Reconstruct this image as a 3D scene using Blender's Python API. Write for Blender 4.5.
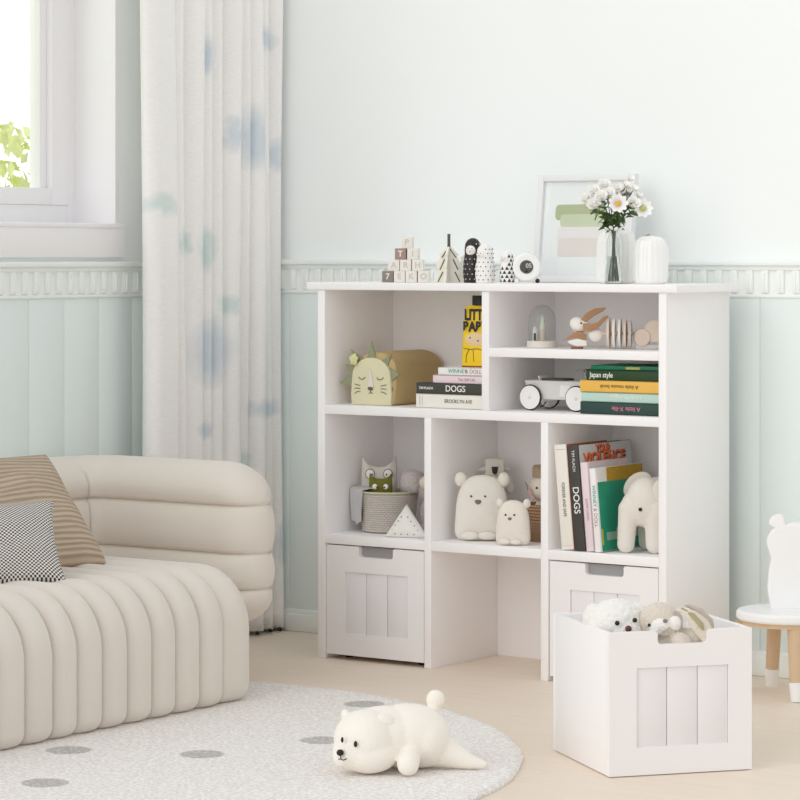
import bpy, bmesh, math, random
from mathutils import Vector, Matrix, Euler
random.seed(4)
C = bpy.context.scene
COL = C.collection
for o in list(bpy.data.objects):
    bpy.data.objects.remove(o)
PI = math.pi
TH = math.atan(1955/2796.)
# ------------------------------------------------------------------ camera, light, exposure
cd = bpy.data.cameras.new('camera'); cam = bpy.data.objects.new('camera', cd); COL.objects.link(cam)
cam.location = (4.5219, -6.078, 1.09); cam.rotation_euler = (PI/2, 0, TH)
cd.sensor_width = 36; cd.lens = 36*2796/800.; cd.shift_y = -145/800.; cd.clip_end = 200
C.camera = cam
w = bpy.data.worlds.new('world'); C.world = w; w.use_nodes = True
bg = w.node_tree.nodes['Background']; bg.inputs[0].default_value = (0.985, 0.99, 1.0, 1); bg.inputs[1].default_value = 0.84
sd = bpy.data.lights.new('sun', 'SUN'); sun = bpy.data.objects.new('sun', sd); COL.objects.link(sun)
sd.energy = 1.2; sd.angle = math.radians(60); sd.color = (1.0, 0.985, 0.975)
sun.location = (1, -6, 5)
sun.rotation_euler = Vector((0.28, 0.90, -0.42)).to_track_quat('-Z', 'Y').to_euler()
wn_, wl_ = w.node_tree.nodes, w.node_tree.links          # overcast sky, brightest low in the west behind the window
_g = wn_.new('ShaderNodeTexCoord'); _d = wn_.new('ShaderNodeVectorMath'); _d.operation = 'DOT_PRODUCT'; _d.inputs[1].default_value = (-.85, .5, .15)
wl_.new(_g.outputs['Generated'], _d.inputs[0]); _m = wn_.new('ShaderNodeMapRange'); _m.inputs[1].default_value = .55; _m.inputs[2].default_value = .9; _m.inputs[3].default_value = .82; _m.inputs[4].default_value = 1.6
wl_.new(_d.outputs['Value'], _m.inputs[0]); wl_.new(_m.outputs[0], bg.inputs[1])
try: C.cycles.diffuse_bounces = 8
except Exception: pass
C.view_settings.view_transform = 'Standard'; C.view_settings.look = 'None'
C.view_settings.exposure = 0.0; C.view_settings.gamma = 1.0; C.view_settings.use_curve_mapping = False

# ------------------------------------------------------------------ materials
def lin(c):
    if isinstance(c, str): c = [int(c[i:i+2], 16)/255. for i in (0, 2, 4)]
    return tuple(((x/12.92) if x <= .04045 else ((x+.055)/1.055)**2.4) for x in c) + (1,)
MATS = {}
def mat(name, col, rough=.6, bump=0, bscale=200, var=0, vscale=20, sheen=0, metal=0, spec=.4, stretch=None):
    if name in MATS: return MATS[name]
    m = bpy.data.materials.new(name); m.use_nodes = True
    nt = m.node_tree; N = nt.nodes; L = nt.links; p = N['Principled BSDF']
    col = lin(col)
    p.inputs['Base Color'].default_value = col; p.inputs['Roughness'].default_value = rough
    p.inputs['Metallic'].default_value = metal; p.inputs['Specular IOR Level'].default_value = spec
    if sheen: p.inputs['Sheen Weight'].default_value = sheen; p.inputs['Sheen Roughness'].default_value = .5
    tc = N.new('ShaderNodeTexCoord'); src = tc.outputs['Object']
    if stretch:
        mp = N.new('ShaderNodeMapping'); mp.inputs['Scale'].default_value = stretch
        L.new(src, mp.inputs[0]); src = mp.outputs[0]
    n2 = N.new('ShaderNodeTexNoise'); n2.inputs['Scale'].default_value = vscale; n2.inputs['Detail'].default_value = 4
    L.new(src, n2.inputs['Vector'])
    mx = N.new('ShaderNodeMix'); mx.data_type = 'RGBA'
    v = max(var, .01)
    mx.inputs[6].default_value = tuple(max(0, c*(1-v)) for c in col[:3]) + (1,)
    mx.inputs[7].default_value = tuple(min(1, c*(1+v*.6)) for c in col[:3]) + (1,)
    L.new(n2.outputs[0], mx.inputs[0]); L.new(mx.outputs[2], p.inputs['Base Color'])
    if bump:
        n = N.new('ShaderNodeTexNoise'); n.inputs['Scale'].default_value = bscale; n.inputs['Detail'].default_value = 3
        L.new(src, n.inputs['Vector'])
        b = N.new('ShaderNodeBump'); b.inputs['Strength'].default_value = bump; b.inputs['Distance'].default_value = .004
        L.new(n.outputs[0], b.inputs['Height']); L.new(b.outputs[0], p.inputs['Normal'])
    MATS[name] = m; return m
def nd(m): return m.node_tree.nodes, m.node_tree.links, m.node_tree.nodes['Principled BSDF']
def blob_mask(N, L, vec, blobs, soft=.25, distort=.015, dscale=12):
    """max over soft ellipses given as (cx,cy,cz,rx,ry,rz)"""
    ns = N.new('ShaderNodeTexNoise'); ns.inputs['Scale'].default_value = dscale; L.new(vec, ns.inputs['Vector'])
    sb = N.new('ShaderNodeVectorMath'); sb.operation = 'SUBTRACT'; sb.inputs[1].default_value = (.5, .5, .5); L.new(ns.outputs['Color'], sb.inputs[0])
    sc = N.new('ShaderNodeVectorMath'); sc.operation = 'SCALE'; sc.inputs['Scale'].default_value = distort*2; L.new(sb.outputs[0], sc.inputs[0])
    ad = N.new('ShaderNodeVectorMath'); L.new(vec, ad.inputs[0]); L.new(sc.outputs[0], ad.inputs[1])
    out = None
    for b in blobs:
        mp = N.new('ShaderNodeMapping'); mp.vector_type = 'POINT'
        s = [1/x for x in b[3:6]]
        mp.inputs['Scale'].default_value = s; mp.inputs['Location'].default_value = [-b[i]*s[i] for i in range(3)]
        L.new(ad.outputs[0], mp.inputs[0])
        ln = N.new('ShaderNodeVectorMath'); ln.operation = 'LENGTH'; L.new(mp.outputs[0], ln.inputs[0])
        mr = N.new('ShaderNodeMapRange'); mr.inputs[1].default_value = 1-soft; mr.inputs[2].default_value = 1; mr.inputs[3].default_value = 1; mr.inputs[4].default_value = 0
        L.new(ln.outputs['Value'], mr.inputs[0])
        if out is None: out = mr.outputs[0]
        else:
            mm = N.new('ShaderNodeMath'); mm.operation = 'MAXIMUM'; L.new(out, mm.inputs[0]); L.new(mr.outputs[0], mm.inputs[1]); out = mm.outputs[0]
    return out
def mixcol(N, L, fac, a, b):
    mx = N.new('ShaderNodeMix'); mx.data_type = 'RGBA'
    if fac is not None: L.new(fac, mx.inputs[0])
    for i, c in ((6, a), (7, b)):
        if isinstance(c, (tuple, list)): mx.inputs[i].default_value = c
        else: L.new(c, mx.inputs[i])
    return mx.outputs[2]
M_white = mat('white_laminate', 'F9F7F7', .45, var=.01)
M_bin = mat('white_painted_wood', 'F4F2F2', .5, var=.01)
M_wallup = mat('pale_mint_paint', 'F4F8F7', .8, var=.01, vscale=3)
M_wains = mat('mint_paint', 'E8F1EF', .7, var=.015, vscale=3)
M_rail = mat('rail_paint', 'F4F8F6', .6)
M_trim = mat('white_trim', 'F8F7F8', .5)
M_black = mat('black', '1E1C1C', .4)
M_sofa = mat('cream_velvet', 'E2DAD0', .9, bump=.15, bscale=500, var=.03, vscale=6, sheen=.3)
M_curtain = mat('printed_linen', 'F0ECE8', .85)
M_rug = mat('woven_rug', 'E6E2DF', .95, sheen=.2)
M_oak = mat('light_oak', 'D9BD9C', .55, var=.12, vscale=8, stretch=(6, 6, .6))
M_beech = mat('pale_wood', 'E6D9C6', .6, var=.06, vscale=12, stretch=(1, 1, 6))
M_gloss = mat('white_glaze', 'F6F6F4', .15, spec=.6)

# floor: light oak boards
M_floor = mat('oak_boards', 'E0CDB6', .45)
N, L, p = nd(M_floor)
tc = N.new('ShaderNodeTexCoord')
br = N.new('ShaderNodeTexBrick'); br.inputs['Scale'].default_value = 1; br.inputs['Brick Width'].default_value = 1.4; br.inputs['Row Height'].default_value = .17
br.inputs['Mortar Size'].default_value = .0012; br.inputs['Color1'].default_value = lin('F3E6D8'); br.inputs['Color2'].default_value = lin('F0E2D3'); br.inputs['Mortar'].default_value = lin('DFCFBC')
L.new(tc.outputs['Object'], br.inputs['Vector'])
mp = N.new('ShaderNodeMapping'); mp.inputs['Scale'].default_value = (1.2, 14, 1); L.new(tc.outputs['Object'], mp.inputs[0])
no = N.new('ShaderNodeTexNoise'); no.inputs['Scale'].default_value = 3; no.inputs['Detail'].default_value = 6; L.new(mp.outputs[0], no.inputs['Vector'])
L.new(mixcol(N, L, no.outputs[0], lin('E6D6C2'), br.outputs['Color']), p.inputs['Base Color'])

# curtain print: blue and green watercolour patches, slubby thread
N, L, p = nd(M_curtain)
tc = N.new('ShaderNodeTexCoord')
BL = [(0, .022, 1.645, 1, .06, .075), (0, .30, 1.71, 1, .06, .05), (0, .235, 1.42, 1, .075, .12), (0, .143, 1.43, 1, .03, .065), (0, .35, 1.38, 1, .03, .07), (0, .04, .82, 1, .12, .13), (0, .29, .65, 1, .09, .035), (0, .37, .26, 1, .035, .09), (0, .02, .6, 1, .06, .03)]
BL0 = [(0, .21, 1.33, 1, .045, .10), (0, .10, 1.40, 1, .06, .035), (0, .155, 1.42, 1, .035, .12), (0, .33, 1.62, 1, .035, .07), (0, .0, 1.56, 1, .06, .055), (0, -.04, 1.5, 1, .05, .03),
      (0, .09, .86, 1, .12, .12), (0, .0, 1.14, 1, .07, .04), (0, .3, .7, 1, .06, .04), (0, .36, .25, 1, .03, .09), (0, .05, .6, 1, .07, .05), (0, .33, 1.35, 1, .05, .08)]
BG = [(0, -.2, 1.23, 1, .075, .045), (0, .02, 1.105, 1, .07, .075), (0, -.08, 1.13, 1, .04, .05), (0, .12, .95, 1, .05, .04), (0, .2, .5, 1, .06, .04)]
BG0 = [(0, -.16, 1.22, 1, .09, .06), (0, .05, 1.19, 1, .06, .06), (0, -.2, .95, 1, .06, .03), (0, .2, 1.05, 1, .1, .03), (0, .24, .45, 1, .05, .05)]
m1 = blob_mask(N, L, tc.outputs['Object'], BL, .45, .022, 22)
m2 = blob_mask(N, L, tc.outputs['Object'], BG, .4, .03, 20)
mp = N.new('ShaderNodeMapping'); mp.inputs['Scale'].default_value = (14, 14, 90); L.new(tc.outputs['Object'], mp.inputs[0])
no = N.new('ShaderNodeTexNoise'); no.inputs['Scale'].default_value = 4; no.inputs['Detail'].default_value = 3; L.new(mp.outputs[0], no.inputs['Vector'])
n3 = N.new('ShaderNodeTexNoise'); n3.inputs['Scale'].default_value = 4; L.new(tc.outputs['Object'], n3.inputs['Vector'])
cr = N.new('ShaderNodeMapRange'); cr.inputs[1].default_value = .4; cr.inputs[2].default_value = .66; L.new(no.outputs[0], cr.inputs[0])
c0 = mixcol(N, L, n3.outputs[0], lin('FAF8F7'), lin('F4F3F2'))
c0 = mixcol(N, L, cr.outputs[0], c0, lin('FBF9F6'))
c1 = mixcol(N, L, m1, c0, lin('DAE2E8'))
c2 = mixcol(N, L, m2, c1, lin('DEE9E7'))
L.new(c2, p.inputs['Base Color'])
bm_ = N.new('ShaderNodeBump'); bm_.inputs['Strength'].default_value = .5; bm_.inputs['Distance'].default_value = .002; L.new(no.outputs[0], bm_.inputs['Height']); L.new(bm_.outputs[0], p.inputs['Normal'])

# rug: pale loops with grey round patches
N, L, p = nd(M_rug)
tc = N.new('ShaderNodeTexCoord')
RC = (.344, -1.592)
dots = [(.436, -1.497), (.65, -1.808), (.706, -1.368), (.816, -1.08), (.25, -2.1), (.95, -2.25), (.6, -.62), (.2, -.95), (-.2, -1.4), (-.1, -2.0)]
md = blob_mask(N, L, tc.outputs['Object'], [(x-RC[0], y-RC[1], 0, .052, .052, 1) for x, y in dots], .12, .006, 60)
no = N.new('ShaderNodeTexNoise'); no.inputs['Scale'].default_value = 120; no.inputs['Detail'].default_value = 3; L.new(tc.outputs['Object'], no.inputs['Vector'])
cr = N.new('ShaderNodeMapRange'); cr.inputs[1].default_value = .42; cr.inputs[2].default_value = .62; L.new(no.outputs[0], cr.inputs[0])
ca = mixcol(N, L, cr.outputs[0], lin('E3DDD8'), lin('FAF7F4'))
cb = mixcol(N, L, cr.outputs[0], lin('AAA5A2'), lin('CFCAC6'))
L.new(mixcol(N, L, md, ca, cb), p.inputs['Base Color'])
bm_ = N.new('ShaderNodeBump'); bm_.inputs['Strength'].default_value = .8; bm_.inputs['Distance'].default_value = .006; L.new(no.outputs[0], bm_.inputs['Height']); L.new(bm_.outputs[0], p.inputs['Normal'])

def glass(name, tint=(1, 1, 1, 1)):
    m = bpy.data.materials.new(name); m.use_nodes = True; nt = m.node_tree; N = nt.nodes; L = nt.links
    N.remove(N['Principled BSDF']); out = N['Material Output']
    t = N.new('ShaderNodeBsdfTransparent'); t.inputs[0].default_value = tint
    g = N.new('ShaderNodeBsdfGlossy'); g.inputs['Roughness'].default_value = .03
    f = N.new('ShaderNodeLayerWeight'); f.inputs[0].default_value = .5
    pw = N.new('ShaderNodeMath'); pw.operation = 'POWER'; pw.inputs[1].default_value = 4; L.new(f.outputs['Facing'], pw.inputs[0])
    mr = N.new('ShaderNodeMapRange'); mr.inputs[3].default_value = .03; mr.inputs[4].default_value = .55; L.new(pw.outputs[0], mr.inputs[0])
    mx = N.new('ShaderNodeMixShader'); L.new(mr.outputs[0], mx.inputs[0]); L.new(t.outputs[0], mx.inputs[1]); L.new(g.outputs[0], mx.inputs[2]); L.new(mx.outputs[0], out.inputs[0])
    MATS[name] = m; return m
M_glass = glass('clear_glass', (.97, .98, .98, 1))
M_pane = glass('window_glass', (.99, 1, 1, 1))
def solidglass(name, col=(.93, .95, .94, 1)):
    m = mat(name, 'FFFFFF', .02); N, L, p = nd(m)
    for l in list(p.inputs['Base Color'].links): L.remove(l)
    p.inputs['Base Color'].default_value = col; p.inputs['Transmission Weight'].default_value = 1; p.inputs['IOR'].default_value = 1.45
    return m
M_vase = solidglass('vase_glass')

def uvmat(name, kind, a, b, sx, sy, rough=.9, bump=.5):
    m = mat(name, 'FFFFFF', rough); N, L, p = nd(m)
    uv = N.new('ShaderNodeUVMap'); mp = N.new('ShaderNodeMapping'); mp.inputs['Scale'].default_value = (sx, sy, 1); L.new(uv.outputs[0], mp.inputs[0])
    if kind == 'check':
        t = N.new('ShaderNodeTexChecker'); t.inputs['Scale'].default_value = 1; t.inputs[1].default_value = lin(a); t.inputs[2].default_value = lin(b); L.new(mp.outputs[0], t.inputs[0]); col = t.outputs[0]; h = t.outputs[1]
    elif kind == 'weave':
        t = N.new('ShaderNodeTexBrick'); t.inputs['Scale'].default_value = 1; t.inputs['Brick Width'].default_value = 1; t.inputs['Row Height'].default_value = .5; t.inputs['Mortar Size'].default_value = .06; t.inputs['Mortar Smooth'].default_value = 1
        t.inputs['Color1'].default_value = lin(a); t.inputs['Color2'].default_value = tuple(.9*c for c in lin(a)[:3])+(1,); t.inputs['Mortar'].default_value = lin(b); L.new(mp.outputs[0], t.inputs[0]); col = t.outputs[0]
        iv = N.new('ShaderNodeMath'); iv.operation = 'SUBTRACT'; iv.inputs[0].default_value = 1; L.new(t.outputs[1], iv.inputs[1]); h = iv.outputs[0]
    else:  # pleats with cross stitching
        t = N.new('ShaderNodeTexWave'); t.bands_direction = 'Y'; t.inputs['Scale'].default_value = 1; t.inputs['Distortion'].default_value = 2.5; t.inputs['Detail'].default_value = 3; t.inputs['Detail Scale'].default_value = 1.2
        L.new(mp.outputs[0], t.inputs[0]); h = t.outputs['Fac']
        n = N.new('ShaderNodeTexNoise'); n.inputs['Scale'].default_value = 3; n.inputs['Detail'].default_value = 5; L.new(mp.outputs[0], n.inputs[0])
        ad = N.new('ShaderNodeMath'); ad.operation = 'MULTIPLY'; L.new(h, ad.inputs[0]); L.new(n.outputs[0], ad.inputs[1])
        cr = N.new('ShaderNodeMapRange'); cr.inputs[1].default_value = 0; cr.inputs[2].default_value = .3; L.new(ad.outputs[0], cr.inputs[0])
        col = mixcol(N, L, cr.outputs[0], lin(b), lin(a))
    L.new(col, p.inputs['Base Color'])
    bb = N.new('ShaderNodeBump'); bb.inputs['Strength'].default_value = bump; bb.inputs['Distance'].default_value = .004; L.new(h, bb.inputs['Height']); L.new(bb.outputs[0], p.inputs['Normal'])
    return m

# ------------------------------------------------------------------ mesh helpers
def frame_mat(a, b):
    a = Vector(a); b = Vector(b); d = (b-a); l = d.length
    q = d.to_track_quat('Z', 'Y').to_matrix().to_4x4()
    return Matrix.Translation(a) @ q, l
class MB:
    def __init__(s): s.bm = bmesh.new(); s.uv = None
    def add(s, t, M=None):
        if M is not None: t.transform(M)
        me = bpy.data.meshes.new('t'); t.to_mesh(me); t.free(); s.bm.from_mesh(me); bpy.data.meshes.remove(me); return s
    def box(s, x0, y0, z0, x1, y1, z1, bev=0, M=None, seg=2):
        t = bmesh.new(); bmesh.ops.create_cube(t, size=1)
        for v in t.verts: v.co = Vector(((x0+x1)/2+v.co.x*(x1-x0), (y0+y1)/2+v.co.y*(y1-y0), (z0+z1)/2+v.co.z*(z1-z0)))
        if bev: bmesh.ops.bevel(t, geom=t.edges[:], offset=bev, segments=seg, profile=.5, affect='EDGES')
        return s.add(t, M)
    def cone(s, a, b, r0, r1=None, seg=24):
        r1 = r0 if r1 is None else r1; M, l = frame_mat(a, b); t = bmesh.new()
        bmesh.ops.create_cone(t, cap_ends=True, segments=seg, radius1=r0, radius2=r1, depth=l)
        t.transform(Matrix.Translation((0, 0, l/2))); return s.add(t, M)
    def ell(s, c, r, rot=(0, 0, 0), seg=24):
        t = bmesh.new(); bmesh.ops.create_uvsphere(t, u_segments=seg, v_segments=seg//2, radius=1)
        r = (r, r, r) if isinstance(r, (int, float)) else r
        return s.add(t, Matrix.LocRotScale(Vector(c), Euler(rot), Vector(r)))
    def cap(s, a, b, r0, r1=None, n=7):
        r1 = r0 if r1 is None else r1; a = Vector(a); b = Vector(b)
        for i in range(n+1):
            f = i/n; s.ell(a.lerp(b, f), r0+(r1-r0)*f, seg=16)
        return s
    def prism(s, pts, y0, y1, bev=0, M=None):
        """outline in XZ extruded along Y"""
        t = bmesh.new(); vs = [t.verts.new((x, y0, z)) for x, z in pts]; f = t.faces.new(vs)
        r = bmesh.ops.extrude_face_region(t, geom=[f])
        for v in [g for g in r['geom'] if isinstance(g, bmesh.types.BMVert)]: v.co.y = y1
        bmesh.ops.recalc_face_normals(t, faces=t.faces[:])
        if bev: bmesh.ops.bevel(t, geom=t.edges[:], offset=bev, segments=2, profile=.5, affect='EDGES')
        return s.add(t, M)
    def tube(s, pts, r, seg=8, closed=False):
        pts = [Vector(q) for q in pts]; n = len(pts); t = bmesh.new(); rings = []
        for i, q in enumerate(pts):
            d = (pts[(i+1) % n]-pts[i-1]) if closed else (pts[min(i+1, n-1)]-pts[max(i-1, 0)])
            qm = d.to_track_quat('Z', 'Y')
            rr = r[i] if isinstance(r, (list, tuple)) else r
            rings.append([t.verts.new(q + qm @ Vector((rr*math.cos(2*PI*k/seg), rr*math.sin(2*PI*k/seg), 0))) for k in range(seg)])
        for i in range(n if closed else n-1):
            A, B = rings[i], rings[(i+1) % n]
            for k in range(seg): t.faces.new((A[k], A[(k+1) % seg], B[(k+1) % seg], B[k]))
        if not closed: t.faces.new(rings[0][::-1]); t.faces.new(rings[-1])
        bmesh.ops.recalc_face_normals(t, faces=t.faces[:]); return s.add(t)
    def grid(s, fn, nu, nv, cu=False, cv=False, uvs=(1, 1)):
        t = s.bm; uv = t.loops.layers.uv.verify()
        V = [[t.verts.new(fn(i/nu, j/nv)) for j in range(nv if cv else nv+1)] for i in range(nu if cu else nu+1)]
        for i in range(nu):
            for j in range(nv):
                ii = (i+1) % len(V); jj = (j+1) % len(V[0])
                try: f = t.faces.new((V[i][j], V[ii][j], V[ii][jj], V[i][jj]))
                except ValueError: continue
                for lp, (a, b) in zip(f.loops, ((i, j), (i+1, j), (i+1, j+1), (i, j+1))): lp[uv].uv = (a/nu*uvs[0], b/nv*uvs[1])
        return s
    def lathe(s, prof, c=(0, 0, 0), seg=40, wob=None):
        n = len(prof)-1
        def fn(u, v):
            k = min(int(v*n+1e-6), n); r, z = prof[k]; a = 2*PI*u
            if wob: r = r*wob(a)
            return (c[0]+r*math.cos(a), c[1]+r*math.sin(a), c[2]+z)
        return s.grid(fn, seg, n, cu=True)
    def inflate(s, pts, th, c=None, rings=8, pw=.5, y=0):
        """stuffed shape: star-shaped outline in XZ, thickness +-th around y"""
        n = len(pts)
        if c is None: c = (sum(q[0] for q in pts)/n, sum(q[1] for q in pts)/n)
        t = s.bm; uv = t.loops.layers.uv.verify(); prev = None
        V = {}
        for side in (-1, 1):
            last = None
            for k in range(rings+1):
                f = math.cos(k/rings*PI/2) if k < rings else 0
                d = th*(1-f*f)**pw
                if k == 0:
                    if 'rim' not in V: V['rim'] = [t.verts.new((q[0], y, q[1])) for q in pts]
                    cur = V['rim']
                elif k == rings: cur = [t.verts.new((c[0], y+side*th, c[1]))]
                else: cur = [t.verts.new((c[0]+(q[0]-c[0])*f, y+side*d, c[1]+(q[1]-c[1])*f)) for q in pts]
                if last:
                    for i in range(n):
                        j = (i+1) % n
                        t.faces.new((last[i], last[j], cur[0])) if len(cur) == 1 else t.faces.new((last[i], last[j], cur[j], cur[i]))
                last = cur
        bmesh.ops.recalc_face_normals(t, faces=t.faces[:]); return s
    def build(s, name, m, parent=None, smooth=True, loc=(0, 0, 0), rot=(0, 0, 0), mods=None, angle=40, recalc=True):
        if recalc: bmesh.ops.recalc_face_normals(s.bm, faces=s.bm.faces[:])
        me = bpy.data.meshes.new(name); s.bm.to_mesh(me); s.bm.free()
        for f in me.polygons: f.use_smooth = smooth
        if smooth:
            try: me.set_sharp_from_angle(angle=math.radians(angle))
            except Exception: pass
        me.materials.append(m)
        o = bpy.data.objects.new(name, me); COL.objects.link(o)
        if mods:
            for k, kw in mods:
                md = o.modifiers.new(k, k)
                for a, b in kw.items(): setattr(md, a, b)
            dg = bpy.context.evaluated_depsgraph_get(); ev = o.evaluated_get(dg)
            nm = bpy.data.meshes.new_from_object(ev); o.modifiers.clear(); o.data = nm
            for f in nm.polygons: f.use_smooth = smooth
            if not nm.materials: nm.materials.append(m)
        o.location = loc; o.rotation_euler = rot
        if parent: o.parent = parent
        return o
def soft(vox=.003, it=6): return [('REMESH', dict(mode='VOXEL', voxel_size=vox)), ('SMOOTH', dict(factor=.5, iterations=it))]
def tag(o, label, cat, group=None, kind=None):
    o['label'] = label; o['category'] = cat
    if group: o['group'] = group
    if kind: o['kind'] = kind
    return o
def thing(name, label, cat, loc=(0, 0, 0), rz=0, group=None):
    o = bpy.data.objects.new(name, None); COL.objects.link(o); o.empty_display_size = .05
    o.location = loc; o.rotation_euler = (0, 0, rz); return tag(o, label, cat, group)
def struct(name, mb, m, **k):
    o = mb.build(name, m, **k); o['kind'] = 'structure'; return o
def text(body, size, m, parent, loc, rot=(PI/2, 0, 0), name='title', ext=.0002, sx=1, bold=0):
    cu = bpy.data.curves.new(name, 'FONT'); cu.body = body; cu.size = size; cu.align_x = 'CENTER'; cu.align_y = 'CENTER'; cu.extrude = ext; cu.offset = bold
    to = bpy.data.objects.new('t', cu); COL.objects.link(to)
    dg = bpy.context.evaluated_depsgraph_get(); me = bpy.data.meshes.new_from_object(to.evaluated_get(dg))
    bpy.data.objects.remove(to)
    me.materials.clear(); me.materials.append(m)
    o = bpy.data.objects.new(name, me); COL.objects.link(o); o.location = loc; o.rotation_euler = rot; o.scale = (sx, 1, 1); o.parent = parent
    return o
def copy_tree(o, parent=None):
    c = o.copy(); COL.objects.link(c); c.parent = parent
    for ch in o.children: copy_tree(ch, c)
    return c
def arc(cx, cz, r, a0, a1, n=10, rz=None):
    rz = rz or r
    return [(cx+r*math.cos(math.radians(a0+(a1-a0)*i/n)), cz+rz*math.sin(math.radians(a0+(a1-a0)*i/n))) for i in range(n+1)]
def circ(t): t = max(0., min(1., t)); return math.sqrt(max(0, 1-(1-t)**2))

# ------------------------------------------------------------------ the room
struct('floor', MB().box(-.72, -6.5, -.05, 4.2, .55, 0), M_floor, smooth=False)
struct('wall_back', MB().box(-.5, .4, 0, 4.2, .55, 2.7), M_wallup, smooth=False)
WY0, WY1, WZ0, WZ1 = -1.75, -.244, 1.175, 2.35       # opening of the window in the left wall
wl = MB()
wl.box(-.72, -3.6, 0, -.5, .55, WZ0).box(-.72, -3.6, WZ1, -.5, .55, 2.7).box(-.72, -3.6, WZ0, -.5, WY0, WZ1).box(-.72, WY1, WZ0, -.5, .55, WZ1)
struct('wall_left', wl, M_wallup, smooth=False)
# beadboard below the rail
b = MB(); x = -.394-.139
while x < 4.1:
    b.box(max(x, -.5)+.0004, .393, .05, x+.139-.0004, .4005, .985, .0012); x += .139
struct('trim_1', b, M_wains)
b = MB(); y = -.193+.139*4
while y > -3.5:
    b.box(-.5005, y-.139+.0004, .05, -.493, min(y, .393)-.0004, .985, .0012); y -= .139
struct('trim_2', b, M_wains)
# fluted dado rail
def rail(L0):
    b = MB()
    b.box(0, -.024, 1.057, L0, 0, 1.072, .004).box(0, -.014, 1.045, L0, 0, 1.058, .003).box(0, -.012, .974, L0, 0, .984, .003).box(0, -.006, .98, L0, 0, 1.05)
    k = 0; x = .02
    while x < L0-.03:
        b.box(x, -.014, .986, x+.022, -.004, 1.046, .004); b.box(x+.0095, -.017, .992, x+.0125, -.012, 1.038, .001)
        x += .045
    return b
struct('trim_3', rail(4.6), M_rail, loc=(-.5, .4, .005))
struct('trim_4', rail(3.9), M_rail, loc=(-.5, -3.54, 0), rot=(0, 0, PI/2))
struct('baseboard_back', MB().box(-.5, .381, 0, 4.2, .4, .05, .004).box(-.5, .386, .045, 4.2, .4, .064, .004), M_rail)
struct('baseboard_left', MB().box(-.5, -3.6, 0, -.481, .381, .05, .004).box(-.5, -3.6, .045, -.486, .386, .064, .004), M_rail)
# window
wn = MB()
wn.box(-.70, WY0+.036, WZ0, -.65, WY1-.036, WZ0+.052, .003).box(-.70, WY0+.036, WZ1-.052, -.65, WY1-.036, WZ1, .003).box(-.70, WY1-.036, WZ0, -.65, WY1, WZ1, .003).box(-.70, WY0, WZ0, -.65, WY0+.036, WZ1, .003)
wo = struct('window_1', wn, M_trim)
sa = MB(); s0, s1, t0, t1 = WY0+.036, WY1-.036, WZ0+.052, WZ1-.052
sa.box(-.69, s0+.074, t0, -.643, s1-.074, t0+.046, .004).box(-.69, s0+.074, t1-.046, -.643, s1-.074, t1, .004).box(-.69, s1-.074, t0, -.643, s1, t1, .004).box(-.69, s0, t0, -.643, s0+.074, t1, .004)
sa.box(-.699, s1-.104, t0+.046, -.660, s1-.074, t1-.046, .004).box(-.70, (s0+s1)/2-.03, t0+.046, -.65, (s0+s1)/2+.03, t1-.046, .004)
sa.build('sash', M_trim, wo)
MB().box(-.682, s0+.05, t0+.03, -.678, s1-.08, t1-.03).build('pane', M_pane, wo, smooth=False)
struct('trim_5', MB().box(-.5, WY0-.05, 1.083, -.482, WY1+.009, 1.175, .003).box(-.655, WY0, 1.163, -.478, WY1+.002, 1.1765, .003), M_trim)
struct('trim_6', MB().box(-.652, WY1-.012, 1.176, -.4995, WY1+.001, WZ1, .001).box(-.652, WY0-.001, 1.176, -.4995, WY0+.012, WZ1, .001), M_trim)

# ground and shrub outside the window
struct('ground', MB().box(-30, -30, -.6, -.75, 30, -.5), mat('lawn', 'C9E08C', .9, var=.1), smooth=False)
M_leafout = mat('sunlit_leaf', 'EFF7B4', .6, var=.3, vscale=9)
rnd = random.Random(3); f = MB()
for i in range(900):
    a = rnd.uniform(0, 2*PI); h = rnd.random()**.8; r = rnd.random()**.5*.6*(1-.5*h)
    c = Vector((r*math.cos(a), r*math.sin(a),   .25+h*1.88)); M = Matrix.LocRotScale(c, Euler((rnd.uniform(0, 6), rnd.uniform(0, 6), rnd.uniform(0, 6))), Vector((1, 1, 1)))
    s_ = rnd.uniform(.03, .05); t = bmesh.new(); vs = [t.verts.new(M @ Vector(q)) for q in ((-s_, 0, 0), (0, -s_*.5, s_*.15), (s_*1.1, 0, 0), (0, s_*.5, s_*.15))]; t.faces.new(vs); f.add(t)
sh = thing('garden_shrub', 'lime green sunlit shrub outside the window', 'shrub', (-3.5, 2.5, -.5))
f.build('foliage', M_leafout, sh, smooth=False, recalc=False)
MB().cone((0, 0, 0), (0, 0, 1.3), .04, .015).build('trunk', mat('bark', '8A7A60', .9), sh)

# ------------------------------------------------------------------ curtain in the corner
px_ = [-.256, -.119, -.061, .025, .068, .114, .186, .231, .291, .336, .389]
base = -.445
def cprof(u, z):
    t = u*(len(px_)-1); k = min(int(t), len(px_)-2); f = t-k; y = px_[k]+(px_[k+1]-px_[k])*f
    wd = px_[k+1]-px_[k]
    A = min(.06, wd*.9)
    if k == 0: x = -.375 - .035*(1-circ(min(f*4, 1))) - .05*max(0, (f-.75)/.25)**2
    else: x = base + A*math.sin(PI*f)**.55
    lo = 1+.12*math.sin(z*2.2+k*1.7)
    return Vector((base+(x-base)*lo, y+.006*math.sin(z*1.6+k), z))
cb = MB(); cb.grid(lambda u, v: cprof(u, .012+v*2.34), 220, 50)
cur = thing('curtain', 'long pale linen curtain with blue and green watercolour patches behind the sofa', 'curtain', (-.43, 0, 0))
co = cb.build('panel', M_curtain, cur, mods=[('SOLIDIFY', dict(thickness=.0015, offset=0))], loc=(0, 0, 0), recalc=False)
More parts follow.
